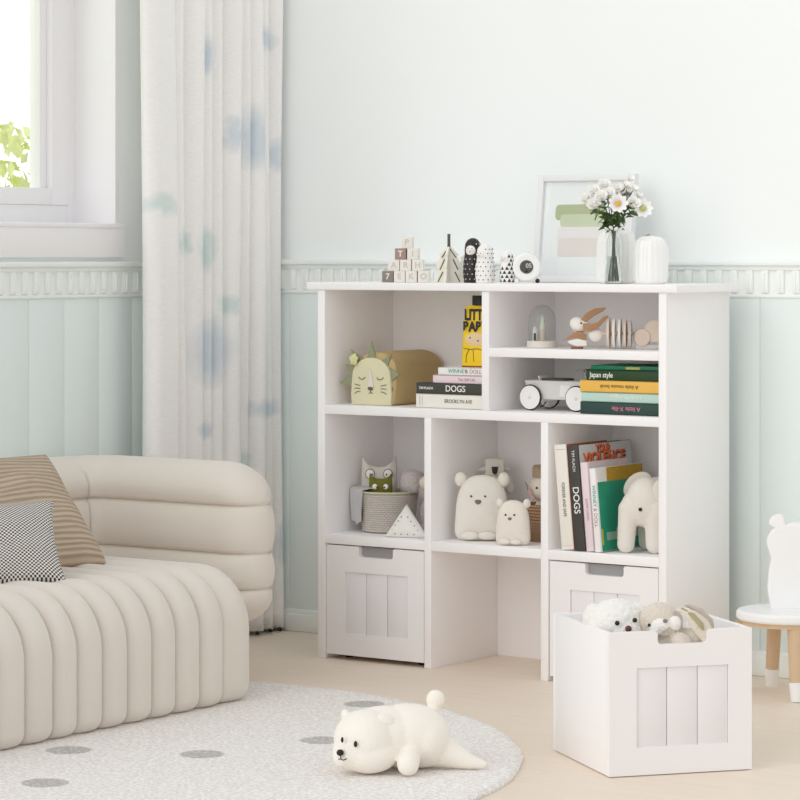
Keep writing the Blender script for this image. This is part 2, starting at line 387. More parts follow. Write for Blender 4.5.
co.location = (.43, 0, 0)
# weighted beads on the hem
for k in (7, 8, 9): MB().ell((-.39, px_[k]+.005, .010), .006).build('hem_weight', M_black, cur, loc=(.43, 0, 0))
rod = MB(); rod.cone((-.42, -2.1, 2.37), (-.42, .393, 2.37), .012).box(-.5, .2, 2.36, -.41, .22, 2.38).box(-.5, -2.0, 2.36, -.41, -1.98, 2.38)
tag(rod.build('curtain_rod', M_trim), 'white curtain rod above the window holding the linen curtain', 'curtain rod')

# ------------------------------------------------------------------ rug
rg = MB()
prof = [(1e-4, .010), (.3, .010), (.6, .010), (.9, .010), (1.088, .0105), (1.103, .012), (1.113, .0105), (1.118, .006), (1.118, 0), (1e-4, 0)]
rg.lathe(prof, seg=160, wob=lambda a: 1+.0015*math.sin(a*23)+.001*math.sin(a*57))
rug = tag(rg.build('round_rug', M_rug, loc=(RC[0], RC[1], .0005)), 'large round cream rug with grey round patches on the oak floor', 'rug')

# ------------------------------------------------------------------ sofa
sf = thing('sofa', 'cream channel-tufted sofa with rounded low back beside the curtain', 'sofa', (-.1, -1.4, .0115))
seams = [-.824, -.912, -1.002, -1.088, -1.175, -1.262, -1.348, -1.428, -1.519]
while seams[-1] > -2.3: seams.append(seams[-1]-.09)
ye = -.656
stat = []                      # (y, offset)
R_end = .13
for i in range(25):
    d = (.824-.656)*(1-math.cos(PI*i/24))/2
    off = -(R_end)*(1-circ(d/R_end)) if d < R_end else 0
    t = d/.168; off += .017*(1-abs(t)**4)-.010*math.exp(-((1-t)/.012)**2)
    stat.append((ye-d, off))
for a, b2 in zip(seams, seams[1:]):
    for t in (.01, .025, .05, .09, .14, .21, .3, .4, .5, .6, .7, .79, .86, .91, .95, .975, .99, 1):
        e_ = min(t, 1-t); stat.append((a+(b2-a)*t, .017*(1-abs(2*t-1)**2.6)-.010*math.exp(-(e_/.022)**2)))
yl_ = stat[-1][0]
for i in range(1, 15):
    d = .07*math.sin(PI/2*i/14); stat.append((yl_-d, max(-.065, -.07*(1-circ(1-d/.07)))))
X0, X1, Z0, Z1 = -.34, .328, -.001, .313
def sprof(off):
    """rounded section in XZ, offset outward"""
    pts = []
    def corner(cx, cz, r, a0, a1, n): 
        for i in range(n+1):
            a = math.radians(a0+(a1-a0)*i/n); pts.append((cx+max(r+off, .0)*math.cos(a), cz+max(r+off, .0)*math.sin(a)))
    rt, rb = .135, .135*.0+.034
    o2 = max(off, -.13)
    rr = max(rt+o2, .004); cx, cz = X1-rt, Z1-rt
    top = Z1+o2; bot = max(Z0-o2*.9, Z0-.012) if o2 < 0 else Z0; fr = X1+o2
    rtt = min(rt, .1+rt*.3)
    for i in range(13):
        a = math.radians(90-90*i/12); pts.append((fr-rt+rt*math.cos(a), top-rt+rt*math.sin(a)))
    rbb = rb
    for i in range(9):
        a = math.radians(-90*i/8); pts.append((fr-rbb+rbb*math.cos(a), bot+rbb+rbb*math.sin(a)))
    return [(X0, top)] + [(X0+(fr-rt-X0)*k/5, top) for k in range(1, 5)] + pts + [(X0+(fr-rbb-X0)*(4-k)/5, bot) for k in range(4)] + [(X0, bot)]
def sfn(u, v):
    i = round(u*(len(stat)-1)); y, off = stat[i]; P = sprof(off); q = P[round(v*len(P)) % len(P)]
    return Vector((q[0], y, q[1]))
nP = len(sprof(0))
sm = MB(); sm.grid(sfn, len(stat)-1, nP, cv=True)
sm.bm.verts.ensure_lookup_table(); nv_ = len(sm.bm.verts)
sm.bm.faces.new([sm.bm.verts[k] for k in range(nP)]); sm.bm.faces.new([sm.bm.verts[k] for k in range(nv_-nP, nv_)])
sm.build('seat', M_sofa, sf, loc=(.1, 1.4, 0), angle=75)
# wrapping back and arm, horizontal channels
AX, AY, BX, AR, T0 = .182, -.465, -.40, .12, .088
Ls = AX-(BX+AR); La = AR*PI/2; Lt = Ls+La+1.75
zs = [.125, .231, .322, .444, .551]
s_seam = Ls+La*.75
def apos(s):
    if s < Ls: return Vector((AX-s, AY, 0)), Vector((0, 1, 0))
    if s < Ls+La:
        a = (s-Ls)/AR; return Vector((BX+AR-AR*math.sin(a), AY-AR+AR*math.cos(a), 0)), Vector((-math.sin(a), math.cos(a), 0))
    return Vector((BX, AY-AR-(s-Ls-La), 0)), Vector((-1, 0, 0))
ss = [.0, .0008, .003, .007, .012, .02, .03, .042, .055, .07, .085, .1, .12]
while ss[-1] < Ls+La+.1: ss.append(ss[-1]+.008)
while ss[-1] < Lt-.17: ss.append(ss[-1]+.05)
Lt = ss[-1]+.13
ss += [Lt-d for d in (.12, .1, .085, .07, .055, .042, .03, .02, .012, .007, .003, .0008, 0)]
zr = [zs[0]]
for a, b2 in zip(zs, zs[1:]):
    for t in (.012, .03, .06, .1, .16, .24, .33, .42, .5, .58, .67, .76, .84, .9, .94, .97, .988, 1): zr.append(a+(b2-a)*t)
NV = len(zr)-1
def afn(u, v):
    s = ss[round(u*(len(ss)-1))]; k = round(v*2*NV) % (2*NV)
    side = 1 if k < NV else -1
    s_raw = s; s = min(s, Lt-s); e = 1-circ(s/.12)
    zb, zt = zs[0]+.10*(1-circ(s/.15)), zs[-1]-.12*e
    z = min(max(zr[k if k < NV else 2*NV-k], zb), zt)
    # lobes
    g = 0; nz = 0
    for a, b2 in zip(zs, zs[1:]):
        if a <= z <= b2: t = (z-a)/(b2-a); g = .016*(1-abs(2*t-1)**2.6)-(.009*math.exp(-(min(t, 1-t)/.03)**2) if .2 < z < .54 else 0)
    cap = min(circ((zt-z)/.085), circ((z-zb)/.06)) * circ(s/.088)
    T = (T0-.016+g)*cap
    s = s_raw; T -= .010*math.exp(-((s-s_seam-.055*max(0, (z-.43)/.12)**1.5)/.005)**2)*cap
    pp, n = apos(s)
    nose = g*.5 if s < .12 else 0
    q = pp+n*side*T; q.z = z + (.0)
    if s < .1: q.x += nose*(1-s/.1)
    return q
am = MB(); am.grid(afn, len(ss)-1, 2*NV, cv=True)
bmesh.ops.remove_doubles(am.bm, verts=am.bm.verts[:], dist=.00002)
am.build('backrest', M_sofa, sf, loc=(.1, 1.4, 0), angle=75)
MB().box(-.44, -2.2, 0, .2, -.66, .06, .01).build('plinth', mat('taupe_base', '8E857A', .9), sf, loc=(.1, 1.4, 0))  # plinth in one even grey-brown

# cushions leaning on the sofa
def cushion(name, w_, h_, t_, m, label, loc, rot, pinch=.1, stretch=None):
    root = thing(name, label, 'cushion', loc)
    root.rotation_euler = rot
    c = MB()
    for side in (-1, 1):
        def fn(u, v, side=side):
            a, b2 = 2*u-1, 2*v-1
            x = a*w_/2*(1-pinch*(1-b2*b2)*abs(a)**2); z = b2*h_/2*(1-pinch*(1-a*a)*abs(b2)**2)
            th = t_/2*((1-a*a)*(1-b2*b2))**.42
            th *= 1+.06*math.sin(5*a+3*b2)+.04*math.sin(9*b2-4*a)
            return Vector((x, side*th, z+h_/2))
        c.grid(fn, 44, 44)
    bmesh.ops.remove_doubles(c.bm, verts=c.bm.verts[:], dist=.0003)
    c.build('cover', m, root, angle=80)
    return root
M_pleat = uvmat('beige_pleated_cotton', 'pleat', 'C9B8A3', 'A8937C', 2.0, 7.5, bump=.9)
M_hound = uvmat('black_white_check', 'check', 'E9E6E0', '3E3B38', 54, 54, bump=.3)
cu1 = cushion('throw_cushion', .40, .345, .13, M_pleat, 'large beige pleated cushion leaning against the sofa back', (.0, -1.085, .332), (math.radians(-41), 0, math.radians(84)), .07)
cu2 = cushion('throw_cushion', .27, .235, .09, M_hound, 'small black and white houndstooth cushion in front of the beige one', (.105, -1.330, .328), (math.radians(-42), math.radians(-3), math.radians(50)), .09)

# ------------------------------------------------------------------ bookcase
bc = thing('bookcase', 'white cubby bookcase with overhanging top against the mint wall', 'bookcase', (0, 0, 0))
D = .33; ST = [(0, .024), (.35, .372), (.712, .734), (1.058, 1.08)]
def bcp(name, *a, bev=.0012): return MB().box(*a, bev).build(name, M_white, bc)
bcp('side_panel', 0, 0, 0, .024, D, .996); bcp('side_panel', 1.058, 0, 0, 1.08, D, .996)
bcp('divider', .35, 0, 0, .372, D-.008, .661); bcp('divider', .712, 0, 0, .734, D-.008, .661)
bcp('divider', .531, 0, .685, .554, D-.008, .996)
MB().box(-.033, -.006, .996, 1.113, D, 1.0165, .002).build('top_board', M_white, bc)
bcp('shelf', .024, .0003, .661, 1.058, D-.008, .685)
bcp('shelf', .554, .0003, .826, 1.058, D-.008, .849)
for a, b2 in ((.024, .35), (.372, .712), (.734, 1.058)): bcp('shelf', a, .0003, .311, b2, D-.008, .336)
MB().box(.023, D-.008, .0, 1.059, D-.001, .996).build('back_panel', M_white, bc, smooth=False)

def storage_bin(label, x0, y0, z0, wd, dp, ht, rz, group, rim=.012):
    r = thing('storage_bin', label, 'storage bin', (x0, y0, 0), rz, group)
    t = .012; zb, zt = z0, z0+ht
    MB().box(0, .016, zb, t, dp-t, zt, .001).build('side_panel', M_bin, r)
    MB().box(wd-t, .016, zb, wd, dp-t, zt, .001).build('side_panel', M_bin, r)
    MB().box(0, dp-t, zb, wd, dp, zt, .001).build('back_panel', M_bin, r)
    MB().box(t, .016, zb+.004, wd-t, dp-t, zb+.014).build('bottom_panel', M_bin, r, smooth=False)
    px0, px1, pz0, pz1 = wd*.19, wd*.835, zb+.058, zb+.224
    cx, hw, cz, rr = wd*.51, .056, zt-.028, .009
    f = MB()
    f.box(0, 0, zb, px0, .016, zt).box(px1, 0, zb, wd, .016, zt).box(px0, 0, zb, px1, .016, pz0)
    notch = [(px0, zt), (px0, pz1), (px1, pz1), (px1, zt), (cx+hw+.004, zt), (cx+hw, zt-.004)] + arc(cx+hw-rr, cz+rr, rr, 0, -90, 5) + arc(cx-hw+rr, cz+rr, rr, -90, -180, 5) + [(cx-hw, zt-.004), (cx-hw-.004, zt)]
    f.prism(notch, 0, .016)
    f.build('front_panel', M_bin, r, smooth=False)
    if z0 > .01: MB().box(cx-hw-.008, .0165, zt-.045, cx+hw+.008, .0185, zt-.001).build('notch_shade_sheet', mat('notch_shade_grey', 'A3A1A1', .6), r, smooth=False)  # added sheet behind the notch, its grey painted as the shade inside the bin
    pw = (px1-px0)/3
    f = MB()
    for k in range(3): f.box(px0+k*pw+.0008, .004, pz0-.001, px0+(k+1)*pw-.0008, .014, pz1+.001, .0012)
    f.build('plank_panel', mat('plank_white', 'EEEBED', .5), r)
    for a, b2 in ((.04, .05), (wd-.04, .05), (.04, dp-.05), (wd-.04, dp-.05)) if z0 > .01 else ():
        MB().cone((a-.008, b2, z0/2+.0005), (a+.008, b2, z0/2+.0005), z0/2+.001, seg=20).build('caster', mat('dark_wheel', '4A4644', .5), r)
    return r
G_bin = 'white storage bins of the bookcase'
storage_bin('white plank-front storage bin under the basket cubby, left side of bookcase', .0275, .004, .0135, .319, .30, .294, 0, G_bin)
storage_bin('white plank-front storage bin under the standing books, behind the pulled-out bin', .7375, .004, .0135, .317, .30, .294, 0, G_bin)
CR = math.radians(51.7)
storage_bin('white storage bin pulled out on the floor and filled with plush toys', 1.541, -1.054, 0.002, .3225, .344, .2995, CR, G_bin)

# ------------------------------------------------------------------ books
M_page = mat('book_pages', 'F1ECE2', .9, bump=.3, bscale=600, stretch=(1, 1, 40))
def book(label, Ln, Dp, T, m, group, rz=0, loc=(0, 0, 0)):
    """lying book: spine on -y, length along x"""
    r = thing('book', label, 'book', loc, rz, group); c = .002
    MB().box(0, 0, 0, Ln, Dp, c, .0006).box(0, 0, T-c, Ln, Dp, T, .0006).box(0, 0, 0, Ln, c*1.2, T, .0008).build('cover', m, r)
    MB().box(.003, .001, c*.8, Ln-.003, Dp-.004, T-c*.8).build('pages', M_page, r, smooth=False)
    return r
def stand(r, x, y, z, Ln, tilt):
    """turn a lying book upright: spine to the front, standing with foot corner at x"""
    r.rotation_euler = Euler((0, PI/2+tilt, 0)); M = Euler((0, PI/2+tilt, 0)).to_matrix()
    foot = M @ Vector((Ln, 0, 0)); r.location = Vector((x, y, z)) - foot
    r.location.y = y
    return r
M_cream = mat('cream_cover', 'EFEBE2', .6); M_dark = mat('charcoal_cover', '46443F', .6); M_pink = mat('pink_cover', 'EBD9DE', .6); M_wcov = mat('white_cover', 'F3F0EE', .6)
M_txtd = mat('dark_ink', '55504A', .7); M_txtw = mat('white_ink', 'F5F3EE', .6); M_txtp = mat('pink_ink', 'E38AA6', .6); M_txtb = mat('brown_ink', '5F4520', .6); M_teal = mat('teal_ink', '4FA79B', .6); M_rose = mat('rose_ink', 'B58A94', .6)
gU = 'books lying in the upper left cubby'
ZS = .6855
b = book('thick cream book at the bottom of the pile under the charcoal book', .222, .17, .037, M_cream, gU, 0, (.303, .03, ZS))
text('BROOKLYN AVE', .014, M_txtd, b, (.135, -.0006, .019), sx=.85)
MB().box(.012, -.0004, .006, .0128, .001, .031).build('spine_line', M_txtd, b)
MB().box(.02, -.0004, .006, .0205, .001, .031).build('spine_line', M_txtd, b)
b = book('charcoal book lying flat with white capital title DOGS', .222, .17, .0285, M_dark, gU, 0, (.304, .03, ZS+.0375))
text('DOGS', .023, M_txtw, b, (.125, -.0006, .0145), bold=.0002); text('TIM FLACH', .009, M_txtw, b, (.031, -.0006, .0145), bold=.0002)
b = book('thin pale pink book lying on the charcoal book', .172, .15, .021, M_pink, gU, 0, (.355, .033, ZS+.0665))
text('The Still Life', .011, M_rose, b, (.107, -.0006, .0105))
b = book('white book on top of the left pile under the yellow bottle', .157, .15, .020, M_wcov, gU, 0, (.371, .034, ZS+.088))
text('WINNEY', .015, M_teal, b, (.062, -.0006, .0105)); text('& DOLL', .015, M_rose, b, (.112, -.0006, .0105))

gR = 'books lying in the small cubby beside the toy car'
b = book('dark green book with pink upside-down title, lowest of the right pile', .247, .17, .031, mat('deep_green_cover', '2C4741', .55), gR, 0, (.809, .035, ZS))
text('A little X-file', .016, M_txtp, b, (.135, -.0006, .0155), rot=(PI/2, PI, 0))
b = book('pale mint green book lying between the dark green and yellow books', .245, .17, .024, mat('mint_cover', 'BFDCD1', .55), gR, 0, (.811, .036, ZS+.0315))
text('Lovely Morning for', .012, M_txtw, b, (.13, -.0006, .014), rot=(PI/2, PI, 0))
b = book('yellow book lying in the pile of green books', .236, .17, .030, mat('yellow_cover', 'F0BE5A', .55), gR, 0, (.809, .034, ZS+.056))
text('A little mouse book', .014, M_txtb, b, (.115, -.0006, .015), rot=(PI/2, PI, 0))
b = book('dark green book with white title Japan style', .224, .17, .026, mat('forest_cover', '24431F', .5), gR, 0, (.826, .036, ZS+.0865))
text('Japan style', .019, M_txtw, b, (.045, -.0006, .013), sx=.85, bold=.0002)
b = book('glossy emerald green booklet lying on top of the right pile', .2, .16, .011, mat('emerald_cover', '17805F', .35, var=.35, vscale=30), gR, math.radians(3), (.84, .036, ZS+.113))
MB().box(.1, -.0006, .002, .14, .001, .008).build('label_strip', mat('olive_strip', 'B9BE62', .5), b)

gM = 'books standing in the right cubby'
ZM = .337; tl = -math.radians(5.0)
M_shelfbook = [('tall cream book standing leftmost in the right cubby', .268, .2, .038, M_cream, .768),
               ('charcoal book standing upright with white title DOGS and orange lettered cover', .268, .265, .033, M_dark, .8075),
               ('pale pink book standing between the charcoal and the white-spined book', .226, .2, .023, M_pink, .843),
               ('white-spined book with an emerald green cover beside the plush elephant', .212, .235, .020, M_wcov, .868)]
sb = []
for lb, Ln, Dp, T, m, x in M_shelfbook:
    r = book(lb, Ln, Dp, T, m, gM); stand(r, x, .01, ZM, Ln, tl); sb.append(r)
text('FOREVER AND SAFE', .013, M_txtd, sb[0], (.14, -.0006, .019), sx=.75)
MB().box(.012, -.0005, .004, .013, .001, .034).build('spine_line', mat('rust_line', 'C9A38C', .6), sb[0])
MB().box(.258, -.0005, .004, .2585, .001, .034).build('spine_line', mat('rust_line', 'C9A38C', .6), sb[0])
MB().box(.0, .0, .0378, .268, .2, .0388).build('dust_jacket', mat('red_jacket', 'C9583F', .6), sb[0], smooth=False)
text('DOGS', .025, M_txtw, sb[1], (.14, -.0006, .0165), bold=.0002); text('TIM FLACH', .011, M_txtw, sb[1], (.04, -.0006, .0165))
jk = MB().box(.001, .004, .0325, .266, .262, .0338).build('front_cover', mat('misty_grey_cover', 'D3D6D6', .5, var=.12, vscale=14), sb[1], smooth=False)
M_or = mat('orange_ink', 'E8713F', .6)
# writing across the cover, its baseline runs along the depth of the book
RT = Euler((0, 0, PI/2))
for s_, c_, zz in (('k', M_black, .0340), ('o', M_or, .0345)):
    dx = .004 if s_ == 'k' else 0
    text('YOUR', .026, c_, sb[1], (.014+dx, .12+dx, zz), rot=(0, 0, PI/2), name='cover_lettering', bold=.0012)
    text('VIOLENCE', .036, c_, sb[1], (.037+dx, .125+dx, zz), rot=(0, 0, PI/2), name='cover_lettering', bold=.0014, sx=1.25)
text('SLOW LIVING', .009, M_rose, sb[2], (.12, -.0006, .0115))
MB().box(.001, .003, .0225, .2, .15, .0235).build('front_cover', mat('pale_rose_cover', 'DCD3D4', .6, var=.1), sb[2], smooth=False)
text('WINNEY', .014, M_teal, sb[3], (.07, -.0006, .010)); text('& DOLL', .014, M_rose, sb[3], (.125, -.0006, .010))
fc = MB().box(.036, .004, .0196, .211, .233, .0208).build('front_cover', mat('emerald_print', '24A07F', .55, var=.3, vscale=18), sb[3], smooth=False)
MB().box(.001, .05, .0196, .036, .233, .0209).build('cover_picture', mat('mustard_print', 'C9A02C', .6, var=.35, vscale=90), sb[3], smooth=False)
MB().box(.001, .004, .0196, .036, .05, .0207).build('cover_band', M_wcov, sb[3], smooth=False)
MB().box(.165, .03, .0206, .185, .2, .0212).ell((.165, .09, .0208), (.012, .012, .0006)).build('cover_picture', mat('sage_print', 'A8C4B4', .6), sb[3])
MB().box(.155, .006, .0206, .195, .012, .0212).build('cover_strip', mat('yellow_strip', 'D9C23C', .6), sb[3], smooth=False)

# ------------------------------------------------------------------ lion bag in the upper left cubby
M_lion = mat('cream_cotton', 'E0DAB8', .9, bump=.3, bscale=300, var=.03); M_tan = mat('tan_canvas', 'C2AB7C', .9, bump=.3, bscale=300, var=.04); M_sage = mat('sage_felt', '95997A', .9, bump=.3, bscale=200)
ln = thing('lion_storage_bag', 'tan canvas bag with a sleeping lion face and sage spikes', 'toy bag', (.078, .05, ZS), math.radians(2)); ln.scale = (.92, 1, 1)
fo = [(-.002, 0), (.136, 0), (.138, .03), (.134, .075)] + arc(.067, .078, .067, 0, 180, 12, .05)[1:-1] + [(.0, .078), (-.004, .03)]
MB().prism(fo, 0, .012, .003).build('face', M_lion, ln)
bo = [(0, 0), (.142, 0), (.148, .05)] + arc(.077, .098, .072, -5, 185, 14, .046) + [(.002, .05)]
MB().prism(bo, .010, .245, .008).build('body', M_tan, ln)
ctr = Vector((.067, 0, .075))
for a, l, wd in ((8, .035, .02), (-30, .022, .02), (48, .037, .014), (92, .05, .017), (132, .052, .018), (160, .042, .018), (190, .058, .02)):
    a = math.radians(a); d = Vector((math.cos(a), 0, math.sin(a))); n = Vector((-d.z, 0, d.x)); e = ctr+Vector((d.x*.062, 0, d.z*.048))
    q = [e-n*wd, e+n*wd, e+d*l]
    MB().prism([(v.x, v.z) for v in q], .006, .011, .0012).build('mane_spike', M_sage, ln)
rs = MB()
for k in range(12):
    a = k*2.4; rs.ell((.010+.013*math.cos(a)*(k/12)**.5, -.007+.004*(k/12), .122+.013*math.sin(a)*(k/12)**.5), (.0055, .005, .0055))
rs.build('rosette', mat('cream_felt', 'DCD9A6', .9, bump=.4, bscale=200), ln, mods=soft(.0012, 2))
MB().prism([(.067, .098), (.058, .05), (.067, .043), (.079, .05)], -.004, 0, .001).build('nose', mat('pale_felt', 'E6DDD6', .9), ln)
def stroke(pts, r=.0009, y=-.001): return MB().tube([(x, y, z) for x, z in pts], r, 6)
fm = MB()
for cx in (.036, .100):
    fm.tube([(cx+.012*math.cos(math.radians(a)), -.0008, .078+.009*math.sin(math.radians(a))) for a in range(200, 345, 16)], .0009, 6)
for sx_, sgn in ((.020, -1), (.112, 1)):
    for dz, dd in ((0, .004), (-.008, 0), (-.016, -.006)): fm.tube([(sx_-sgn*.010, -.0008, .052+dz), (sx_, -.0008, .053+dz+dd*.2), (sx_+sgn*.010, -.0008, .052+dz+dd)], .0008, 6)
fm.tube([(.067, -.0008, .043), (.067, -.0008, .034), (.060, -.0008, .031)], .0009, 6).tube([(.067, -.0008, .034), (.074, -.0008, .031)], .0009, 6)
fm.build('embroidery', M_black, ln)
MB().ell((.067, -.003, .045), (.009, .003, .005)).build('nose_tip', mat('brown_felt', '6E5F4C', .9), ln)

# ------------------------------------------------------------------ yellow bottle on the books
bt = thing('squeeze_bottle', 'yellow bottle with black capital lettering on top of the left book pile', 'bottle', (.462, .105, ZS+.1085), math.radians(12))
def sq(a): return 1/((abs(math.cos(a))**4+abs(math.sin(a)/.62)**4)**.25)
MB().lathe([(1e-4, 0), (.046, 0), (.050, .004), (.050, .03), (.048, .08), (.045, .13), (.042, .155), (.034, .163), (1e-4, .164)], seg=64, wob=sq).build('body', mat('yellow_plastic', 'F5CE1E', .4, var=.04), bt)
MB().lathe([(1e-4, .163), (.025, .163), (.025, .187), (.024, .189), (1e-4, .189)], seg=30).build('cap', M_black, bt)
MB().lathe([(.0498, .005), (.0505, .0005), (.050, -.0001), (1e-4, 0)], seg=64, wob=sq).build('base_ring', mat('brown_ring', '8E4A22', .6), bt)
text('LITTLE', .040, M_black, bt, (.001, -.0288, .137), bold=.0016, sx=.66); text('BABY', .036, M_black, bt, (-.006, -.0316, .106), bold=.0016, sx=.8)
MB().ell((-.004, -.0275, .072), (.032, .0045, .021)).build('printed_face', mat('beige_print', 'E8CFA8', .6), bt)
MB().ell((-.020, -.0315, .078), .0020).ell((.002, -.032, .070), .0020).tube([(-.04, -.030, .050), (-.02, -.0315, .047), (0, -.0315, .049), (.02, -.0315, .044)], .0008, 6).tube([(-.024, -.0312, .046), (-.032, -.0312, .03), (-.032, -.0312, .012)], .0007, 6).tube([(-.012, -.0312, .046), (-.010, -.0312, .014)], .0007, 6).build('printed_lines', M_black, bt)

# ------------------------------------------------------------------ things on the top board
ZT = 1.017
GB = 'wooden alphabet blocks on top of the bookcase'
bs = .0300
M_blk = mat('pale_block_wood', 'EEEAE3', .7, var=.07, vscale=60); M_blkd = mat('brown_block_wood', 'A98F86', .7, var=.05); M_blkg = mat('grey_block_wood', '8E857D', .7, var=.05)
M_letter = mat('faint_letter_ink', 'CFC6BA', .7)
bd = Vector((math.cos(math.radians(26)), math.sin(math.radians(26)), 0)); o0 = Vector((.207, .04, ZT))
blocks = [(0, 0, '7', M_blkg, 'grey wooden block carved 7 at the front left foot of the block pyramid'), (1.05, 0, 'E', M_blk, 'pale alphabet block beside the grey 7 block in the bottom row'), (2.1, 0, 'K', M_blk, 'pale alphabet block in the middle of the bottom row'),
          (3.2, 0, 'O', M_blk, 'pale alphabet block at the right end of the bottom row'), (.55, 1, 'A', M_blk, 'pale block at the left of the second row, under the brown block'), (1.6, 1, 'R', M_blk, 'pale block in the middle of the second row'), (2.68, 1, 'H', M_blk, 'pale block at the right of the second row'),
          (1.15, 2, 'T', M_blkd, 'brown wooden alphabet block in the third row of the pyramid'), (2.25, 2, 'I', M_blk, 'pale block right of the brown block in the third row'), (1.7, 3, 'P', M_blk, 'single pale block on top of the block pyramid')]
for i, (k, row, ch, m, lb) in enumerate(blocks):
    pos = o0+bd*(k*bs)+Vector((0, 0, row*(bs+.0003)+.0002))
    r = thing('alphabet_block', lb, 'toy block', pos, math.radians(26+((i*37) % 7-3)*.8), GB)
    MB().box(-bs/2, -bs/2, 0, bs/2, bs/2, bs, .0012).build('cube', m, r)
    text(ch, .022, M_txtw if m is not M_blk else M_letter, r, (0, -bs/2-.0003, bs/2), name='letter', bold=.0003)
# wooden fir tree of crossed panels
tr = thing('wooden_fir_tree', 'cream wooden fir tree with dark slanted edges beside the blocks', 'wooden tree', (.378, .075, ZT), TH-.05)
tp = [(-.043, 0), (.043, 0), (.029, .040), (.036, .040), (.021, .072), (.028, .072), (.003, .098), (.003, .120), (-.003, .120), (-.003, .098), (-.028, .072), (-.021, .072), (-.036, .040), (-.029, .040)]
MB().prism(tp, -.004, .004, .0008).build('panel', mat('tree_wood', 'F0EDE0', .7, var=.05), tr)
MB().prism([(x*.9, z) for x, z in tp], -.0035, .0035, .0006, M=Matrix.Rotation(math.radians(75), 4, 'Z')).build('panel', mat('tree_wood', 'F0EDE0', .7), tr)
e = MB()
for sg in (-1, 1):
    for (xa, za, xb, zb) in ((.029, .0, .016, .028), (.024, .032, .011, .062), (.019, .064, .001, .092)): e.tube([(sg*xa, -.0045, za+.002), (sg*xb, -.0045, zb)], .0016, 6)
e.box(-.004, -.0055, .092, .004, .0035, .129, .0008)
e.build('dark_edge', mat('dark_stained_edge', '5B5850', .6), tr)
tr2 = thing('wooden_fir_tree', 'plain pale wooden fir tree behind the dark-edged one', 'wooden tree', (.375, .19, ZT), TH)
MB().prism([(x*1.25, z*.88) for x, z in tp], -.005, .005, .001).prism([(x*1.2, z*.86) for x, z in tp], -.005, .005, .001, M=Matrix.Rotation(PI/2, 4, 'Z')).build('panel', mat('pale_tree_wood', 'E6E4DC', .7), tr2)

# wooden dolls
def doll(label, loc, rz, h, r, kind, m, md):
    d = thing('wooden_doll', label, 'wooden doll', loc, rz, 'black and white wooden dolls')
    prof = [(1e-4, 0), (r*.86, 0), (r*.93, h*.03), (r, h*.22), (r*.98, h*.42), (r*.86, h*.58), (r*.82, h*.66), (r*.84, h*.76), (r*.76, h*.88), (r*.52, h*.96), (r*.22, h*.995), (1e-4, h)]
    def rad(z):
        for (a, b2), (c, e) in zip(prof, prof[1:]):
            if b2 <= z <= e and e > b2: return a+(c-a)*(z-b2)/(e-b2)
        return r
    MB().lathe(prof, seg=40).build('body', m, d)
    q = MB()
    if kind == 'dots':
        for j in range(8):
            for i in range(12):
                z = h*(.08+j*.112); a = 2*PI*(i+.5*(j % 2))/12
                if z > h*.54 and -2.4 < (a-2*PI if a > PI else a) < -.9: continue
                rr = rad(z)
                q.ell((rr*math.cos(a), rr*math.sin(a), z), (.0017, .0017, .0017), seg=8)
    else:
        for j in range(7):
            for i in range(9):
                z = h*(.03+j*.125); a = 2*PI*(i+.5*(j % 2))/9; da = .27
                if z > h*.5 and -2.4 < (a-2*PI if a > PI else a) < -.9: continue
                t = bmesh.new(); z2 = z+h*.11
                P = [((rad(z)+.0005)*math.cos(a+s_), (rad(z)+.0005)*math.sin(a+s_), z) for s_ in (-da, 0, da)] + [((rad(z2)+.0005)*math.cos(a), (rad(z2)+.0005)*math.sin(a), z2)]
                vs = [t.verts.new(v) for v in P]; t.faces.new((vs[0], vs[1], vs[3])); t.faces.new((vs[1], vs[2], vs[3])); q.add(t)
    q.build('pattern', md, d, recalc=False)
    MB().ell((0, -r*.62, h*.72), (r*.52, r*.33, h*.13)).build('face', mat('face_white', 'F1EDEA', .5), d)
    MB().ell((0, -r*.96, h*.70), (r*.10, r*.08, h*.02)).build('beak', mat('beak_pink', 'D9B9AC', .5), d)
    MB().ell((-r*.2, -r*.92, h*.76), .0011).ell((r*.2, -r*.92, h*.76), .0011).build('eyes', M_black, d)
    return d
doll('black wooden doll with white dots and a white face', (.452, .078, ZT), TH-.35, .118, .026, 'dots', mat('doll_black', '2B2827', .4), mat('doll_white_dot', 'F4F2F0', .5))
doll('white wooden doll with small black dots next to the black doll', (.509, .050, ZT), TH-.75, .102, .0260, 'dots', mat('doll_white', 'F5F3F1', .4), M_black)
doll('small wooden doll with a black triangle pattern beside the white clock', (.570, .062, ZT), TH-.6, .085, .0195, 'tri', mat('doll_white', 'F5F3F1', .4), M_black)

# round clock
ck = thing('alarm_clock', 'round white alarm clock with a dark dial on the bookcase top', 'clock', (.632, .06, ZT), TH-.12)
MB().cone((0, -.012, .042), (0, .020, .042), .0365, seg=48).build('case', M_gloss, ck, mods=[('BEVEL', dict(width=.006, segments=4, limit_method='ANGLE'))])
MB().cone((0, -.0135, .042), (0, -.011, .042), .0175, seg=40).build('dial', mat('dial_grey', '55524F', .35, var=.2, vscale=80), ck)
text('05', .016, mat('dial_digits', 'D8D6D2', .4), ck, (.006, -.0139, .045), name='digits', bold=.0002)
MB().ell((.0, -.014, .031), .003).build('dial_knob', M_black, ck)
MB().ell((.028, -.004, .006), (.006, .006, .006)).build('foot', M_black, ck)
MB().ell((-.026, .012, .006), (.006, .006, .006)).build('foot', M_gloss, ck)
MB().cone((0, .004, .078), (0, .004, .083), .006).build('top_button', M_gloss, ck)

